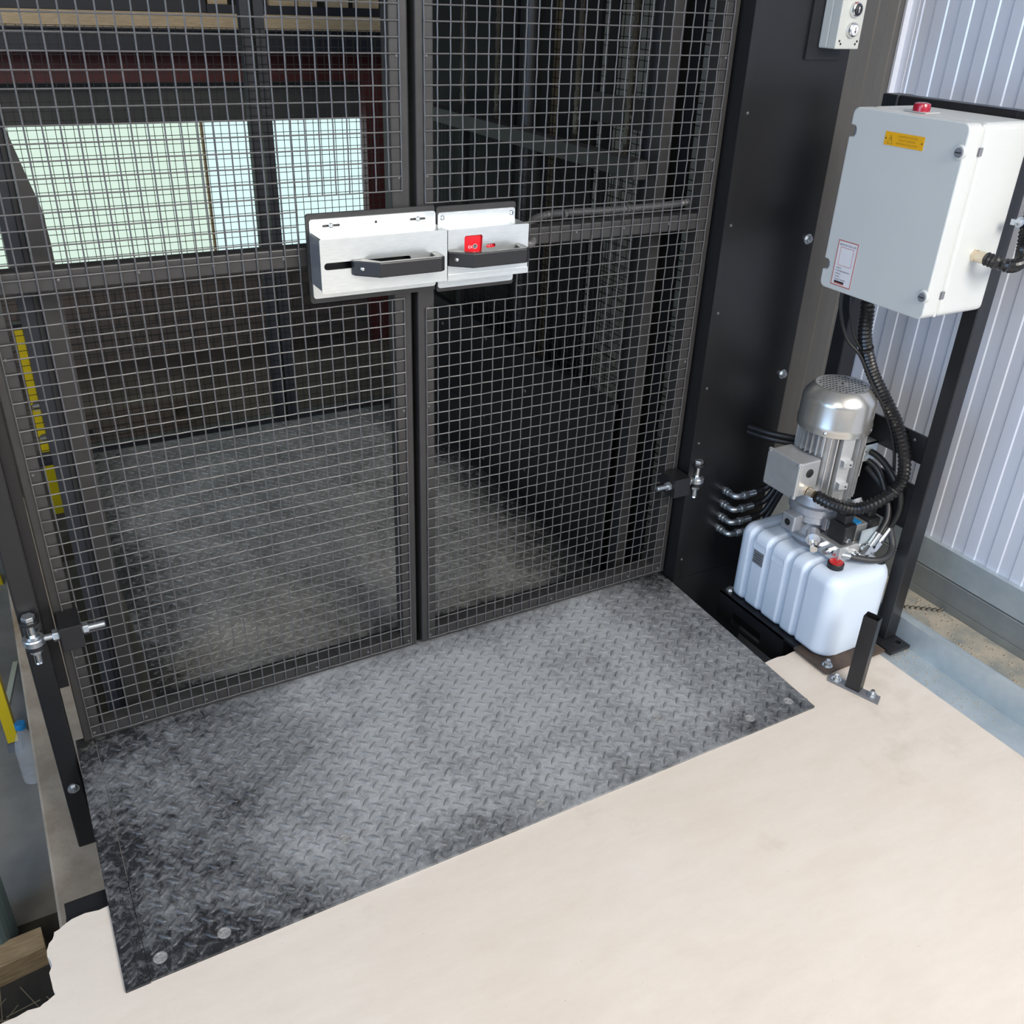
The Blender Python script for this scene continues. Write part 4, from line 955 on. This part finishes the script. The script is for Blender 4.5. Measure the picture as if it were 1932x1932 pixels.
def chain(label, x, y, zb):
    g = thing('lift_chain', label, 'chain', (x, y, zb), 'lifting chains behind the right gate leaf')
    z = zb; k = 0; links = []
    mb = MB(); p = 0.0254
    while z < 1.75:
        for s in ((-0.006, 0.006) if k % 2 == 0 else (-0.0035, 0.0035)):
            pts = rect(y - 0.0085, y + 0.0085, z, z + p + 0.017, 0.008, 3)
            mb.prism([(u, w) for u, w in pts], 'x', x + s - 0.0013, x + s + 0.0013)
        mb.cyl((x - 0.009, y, z + 0.0085), (x + 0.009, y, z + 0.0085), 0.004, 8)
        z += p; k += 1
    mb.build('chain_links', 'chain_steel', g)
chain('lifting chain farthest from the right edge of the right gate leaf', 0.72, 1.235, 1.20)
chain('second lifting chain from the gate meeting stiles behind the right leaf', 0.72, 0.99, 1.18)
chain('third lifting chain from the gate meeting stiles behind the right leaf', 0.72, 0.52, 1.17)
chain('lifting chain nearest the right edge of the right gate leaf', 0.72, 0.272, 1.15)

# ------------------------------------------------------------------ far side of the shaft
fg = thing('far_gate', 'second dark mesh gate at the far side of the lift platform', 'gate', (0.15, 1.76, -0.08))
for a_, b_ in ((-0.86, -0.82), (0.125, 0.160), (0.172, 0.207), (0.93, 0.97)):
    MB().box(a_, b_, 1.75, 1.79, -0.09, 2.2).build('stile', 'steel_navy', fg)
for a_, b_ in ((-0.82, 0.125), (0.207, 0.93)):
    MB().box(a_, b_, 1.75, 1.79, -0.09, -0.05).build('rail', 'steel_navy', fg)
    MB().box(a_, b_, 1.75, 1.79, 0.585, 0.625).build('rail', 'steel_navy', fg)
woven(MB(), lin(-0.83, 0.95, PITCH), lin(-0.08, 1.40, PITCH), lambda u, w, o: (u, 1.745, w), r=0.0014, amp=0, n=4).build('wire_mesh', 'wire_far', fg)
FY = 4.2
structure(MB().box(1.605, 1.85, 2.4, 2.45, -0.6, 3.6).build('wall_shaft_return', 'wall_dark'))
structure(MB().box(1.85, 1.9, 2.4, 4.4, -0.6, 3.6).build('wall_far_side', 'wall_dark'))
wf = bpy.data.objects.new('wall_far', None); C.objects.link(wf); wf.location = (0.5, FY, -0.6); structure(wf, 'dark far wall around bright windows')
MB().box(-5.0, 2.6, FY + 0.02, FY + 0.14, 0.80, 1.01).build('lintel_band', 'wall_dark', wf)
MB().box(1.52, 2.6, FY + 0.02, FY + 0.14, -0.65, 3.6).build('right_pier', 'wall_dark', wf)
MB().box(-5.0, 2.6, FY + 0.02, FY + 0.14, 1.01, 3.6).build('upper_wall', 'wall_dark', wf)
MB().box(-5.0, 2.6, FY + 0.03, FY + 0.14, -0.65, 0.02).build('lower_wall', 'mortar', wf)
# courses of brown brick below the window
bme = None
for r_ in range(8):
    x = -1.7 + (0.11 if r_ % 2 else 0)
    while x < 1.5:
        if bme is None:
            b0 = MB().box(-0.105, 0.105, -0.012, 0.0, 0.0, 0.066).build('brick', 'brick_brown', wf); bme = b0.data; ob = b0
        else:
            ob = bpy.data.objects.new('brick', bme); C.objects.link(ob); ob.parent = wf
        ob.location = Vector((x, FY + 0.029, -0.595 + r_ * 0.0765)) - wf.location
        x += 0.221
def window(n, x0_, x1_, z0_, z1_, m):
    w = bpy.data.objects.new(n, None); C.objects.link(w); w.location = ((x0_ + x1_) / 2, FY + 0.06, z0_); structure(w)
    MB().box(x0_, x1_, FY + 0.06, FY + 0.066, z0_, z1_).build('pane', m, w)
    for a_, b_ in ((x0_ - 0.01, x0_), (x1_, x1_ + 0.01)): MB().box(a_, b_, FY + 0.04, FY + 0.08, z0_, z1_).build('window_frame', 'timber_pale', w)
    return w
window('window_1', -1.9, 0.478, 0.03, 0.80, 'window_light')
window('window_2', 0.495, 1.49, 0.03, 0.80, 'window_light_blue')
structure(MB().box(-5.0, 2.6, FY - 0.01, FY + 0.03, -0.01, 0.032).build('trim_4', 'kerb_concrete'))
# red oxide steel frame, timber beam and dark steel above
rf_ = thing('red_steel_frame', 'dark red oxide steel beam and column beyond the lift', 'steel frame', (0.5, FY - 0.2, -0.6))
MB().box(-3.0, 1.62, FY - 0.22, FY - 0.12, 1.037, 1.215).build('beam', 'red_oxide', rf_)
MB().box(1.425, 1.535, FY - 0.22, FY - 0.12, -0.6, 1.037).build('column', 'red_oxide', rf_)
dk = thing('dark_steel_beam', 'blue black steel beam above the red beam beyond the lift', 'beam', (0.5, FY - 0.6, 1.2))
MB().box(-3.0, 1.72, FY - 0.62, FY - 0.54, 1.215, 1.310).build('web', 'steel_navy', dk)
MB().box(-3.0, 1.72, FY - 0.66, FY - 0.50, 1.312, 1.319).build('flange', 'steel_navy', dk)
tbm = MB().box(-3.0, 1.72, FY - 0.66, FY - 0.50, 1.320, 1.390).build('timber_beam', 'timber_pale')
tag(tbm, 'long pale timber beam lying on the dark steel far behind the gate', 'timber')
dk2 = thing('dark_steel_joist', 'black steel joist above the timber beam beyond the lift', 'beam', (0.5, FY - 0.6, 1.36))
MB().box(-3.0, 0.435, FY - 0.62, FY - 0.54, 1.391, 1.60).build('joist', 'steel_navy', dk2)
MB().box(0.435, 1.72, FY - 0.64, FY - 0.54, 1.391, 1.43).build('joist_step', 'steel_navy', dk2)
ordn = ('leftmost', 'second', 'third', 'fourth', 'fifth', 'sixth', 'seventh', 'rightmost')
for k in range(8):
    x = 0.45 + k * 0.158
    tag(MB().box(x, x + 0.10 + 0.018 * (k % 3), FY - 0.60, FY - 0.56, 1.4305, 1.62 + 0.02 * (k % 2)).build('timber_offcut', 'timber_pale'), ordn[k] + ' of the pale timber offcuts standing on the far black joist', 'timber', 'timber offcuts on the black joist')
# stacked timber below the window
for k, (x, l, z, m) in enumerate(((-0.55, 0.60, -0.599, 'timber_dark'), (-0.50, 0.52, -0.556, 'timber_dark'), (-0.58, 0.50, -0.513, 'timber_dark'), (-0.52, 0.55, -0.470, 'timber_dark'))):
    tag(MB().box(x, x + l, 3.0 + 0.02 * k, 3.14 + 0.02 * k, z, z + 0.041).build('timber_board', m), ('lowest', 'second lowest', 'second highest', 'highest')[k] + ' board of the timber stack on the lower floor behind the lift', 'timber', 'timber boards stacked on the lower floor')

# ------------------------------------------------------------------ lower level at the left
lv = thing('spirit_level', 'yellow spirit level standing upright behind the left gate leaf', 'spirit level', (-0.745, 2.35, -0.60))
holed('body', rect(-0.772, -0.712, -0.60, 0.26), [circ(-0.742, -0.23, 0.024, 14), circ(-0.742, -0.08, 0.024, 14)], 'y', 2.34, 2.37, 'yellow_grp', lv)
MB().box(-0.774, -0.710, 2.338, 2.372, 0.262, 0.285).build('end_cap', 'rubber', lv)
for z in (-0.23, -0.08): MB().cyl((-0.762, 2.355, z), (-0.722, 2.355, z), 0.009, 10).build('vial', 'aluminium_tube', lv)
ld_ = thing('step_ladder', 'yellow fibreglass step ladder standing on the lower floor at the left edge', 'ladder', (-1.12, 0.9, -0.60))
for (p0, p1) in (((-1.048, 0.83, -0.575), (-1.115, 1.30, 1.2)), ((-1.50, 0.83, -0.575), (-1.45, 1.30, 1.2))):
    s_ = MB(); s_.bar(p0, p1, 0.030, 0.070, up=(0, 1, 0)); s_.build('rail', 'yellow_grp', ld_)
    MB().box(p0[0] - 0.02, p0[0] + 0.02, p0[1] - 0.04, p0[1] + 0.04, -0.60, -0.572).build('rubber_foot', 'grey_foot', ld_)
for k in range(1, 6):
    t = k / 6; MB().bar(Vector((-1.048, 0.83, -0.575)).lerp(Vector((-1.115, 1.30, 1.2)), t), Vector((-1.50, 0.83, -0.575)).lerp(Vector((-1.45, 1.30, 1.2)), t), 0.07, 0.02).build('tread', 'aluminium_tube', ld_)
for x0_, x1_ in ((-1.03, -1.10), (-1.52, -1.46)):
    b_ = MB(); b_.bar((x0_, 1.85, -0.6), (x1_, 1.32, 1.2), 0.03, 0.05, up=(0, 1, 0)); b_.build('rear_rail', 'yellow_grp', ld_)
b_ = MB(); b_.bar((-1.045, 0.90, -0.50), (-1.010, 1.22, -0.57), 0.016, 0.016); b_.build('brace', 'aluminium_tube', ld_)
bo = thing('water_bottle', 'clear plastic drinks bottle with a blue cap on the lower floor', 'bottle', (-1.03, 0.62, -0.60))
BX, BY = -1.006, 0.640
MB().lathe((BX, BY, -0.60), [(0.0005, 0.004), (0.024, 0.0), (0.031, 0.006), (0.032, 0.03), (0.030, 0.036), (0.032, 0.042), (0.032, 0.070), (0.030, 0.076), (0.032, 0.082), (0.032, 0.125), (0.027, 0.155), (0.016, 0.185), (0.0125, 0.192), (0.0125, 0.205), (0.0005, 0.205)], 28).build('bottle_body', 'bottle_clear', bo, smooth=True)
MB().lathe((BX, BY, -0.60), [(0.0005, 0.203), (0.0155, 0.203), (0.0155, 0.219), (0.014, 0.221), (0.0005, 0.221)], 24).build('cap', 'cap_blue', bo, smooth=True)
tag(MB().prism([(-1.34, -0.085), (-1.034, -0.050), (-1.038, 0.015), (-1.34, 0.000)], 'z', -0.594, -0.53).build('timber_offcut', 'timber'), 'rough timber offcut lying below the slab edge at the lower left', 'timber')
tr = MB(); pts = [(-1.20, 0.02), (-1.115, 0.0), (-1.098, 0.03), (-1.092, 0.07), (-1.10, 0.12), (-1.20, 0.15)]
tag(tr.prism(pts, 'z', -0.594, -0.33).build('tarpaulin_roll', 'tarp', bevel=0.02, seg=3), 'grey green rolled tarpaulin on the lower floor at the far left', 'tarpaulin')
mb = MB()
for k in range(200):
    x = random.uniform(-1.4, -0.99); y = random.uniform(-0.40, -0.20); z = random.uniform(-0.595, -0.52); a_ = random.uniform(0, 6.28); l = random.uniform(0.03, 0.10)
    mb.bar((x, y, z), (x + l * math.cos(a_), y + l * math.sin(a_), z + random.uniform(-0.01, 0.03)), 0.0015, 0.0015)
tag(mb.build('wire_debris', 'straw'), 'tangle of thin wire and straw debris in the dark below the slab', 'debris', kind='stuff')
# grit along the wall channel
mb = MB()
for k in range(420):
    y = -0.18 - 1.1 * random.random() ** 1.3; x = 1.27 + 0.16 * random.random() ** 0.6; s_ = random.uniform(0.0012, 0.0045)
    mb.dome((x, y, FZ + 0.003), (0, 0, 1), s_, s_ * 0.8, 5, 2)
for k in range(130):
    y = -0.60 - 0.35 * random.random() ** 1.6; x = 1.113 + 0.082 * random.random(); s_ = random.uniform(0.0008, 0.0026)
    mb.dome((x, y, FZ + 0.0025), (0, 0, 1), s_, s_ * 0.8, 5, 2)
tag(mb.build('grit', 'dust_heap'), 'sandy grit scattered along the galvanised wall channel', 'grit', kind='stuff')
ch = thing('loose_chain', 'short length of thin dark chain lying behind the stand foot', 'chain', (1.32, -0.42, 0.0))
mb = MB()
for k in range(9):
    x = 1.335 + k * 0.0125; y = -0.437 - 0.0095 * k
    mb.tube([(x + 0.012 * math.cos(t), y - 0.004 + 0.005 * math.sin(t), FZ + 0.006) for t in [2 * math.pi * i / 10 for i in range(10)]], 0.0016, 5)
mb.build('chain_links', 'chain_steel', ch)
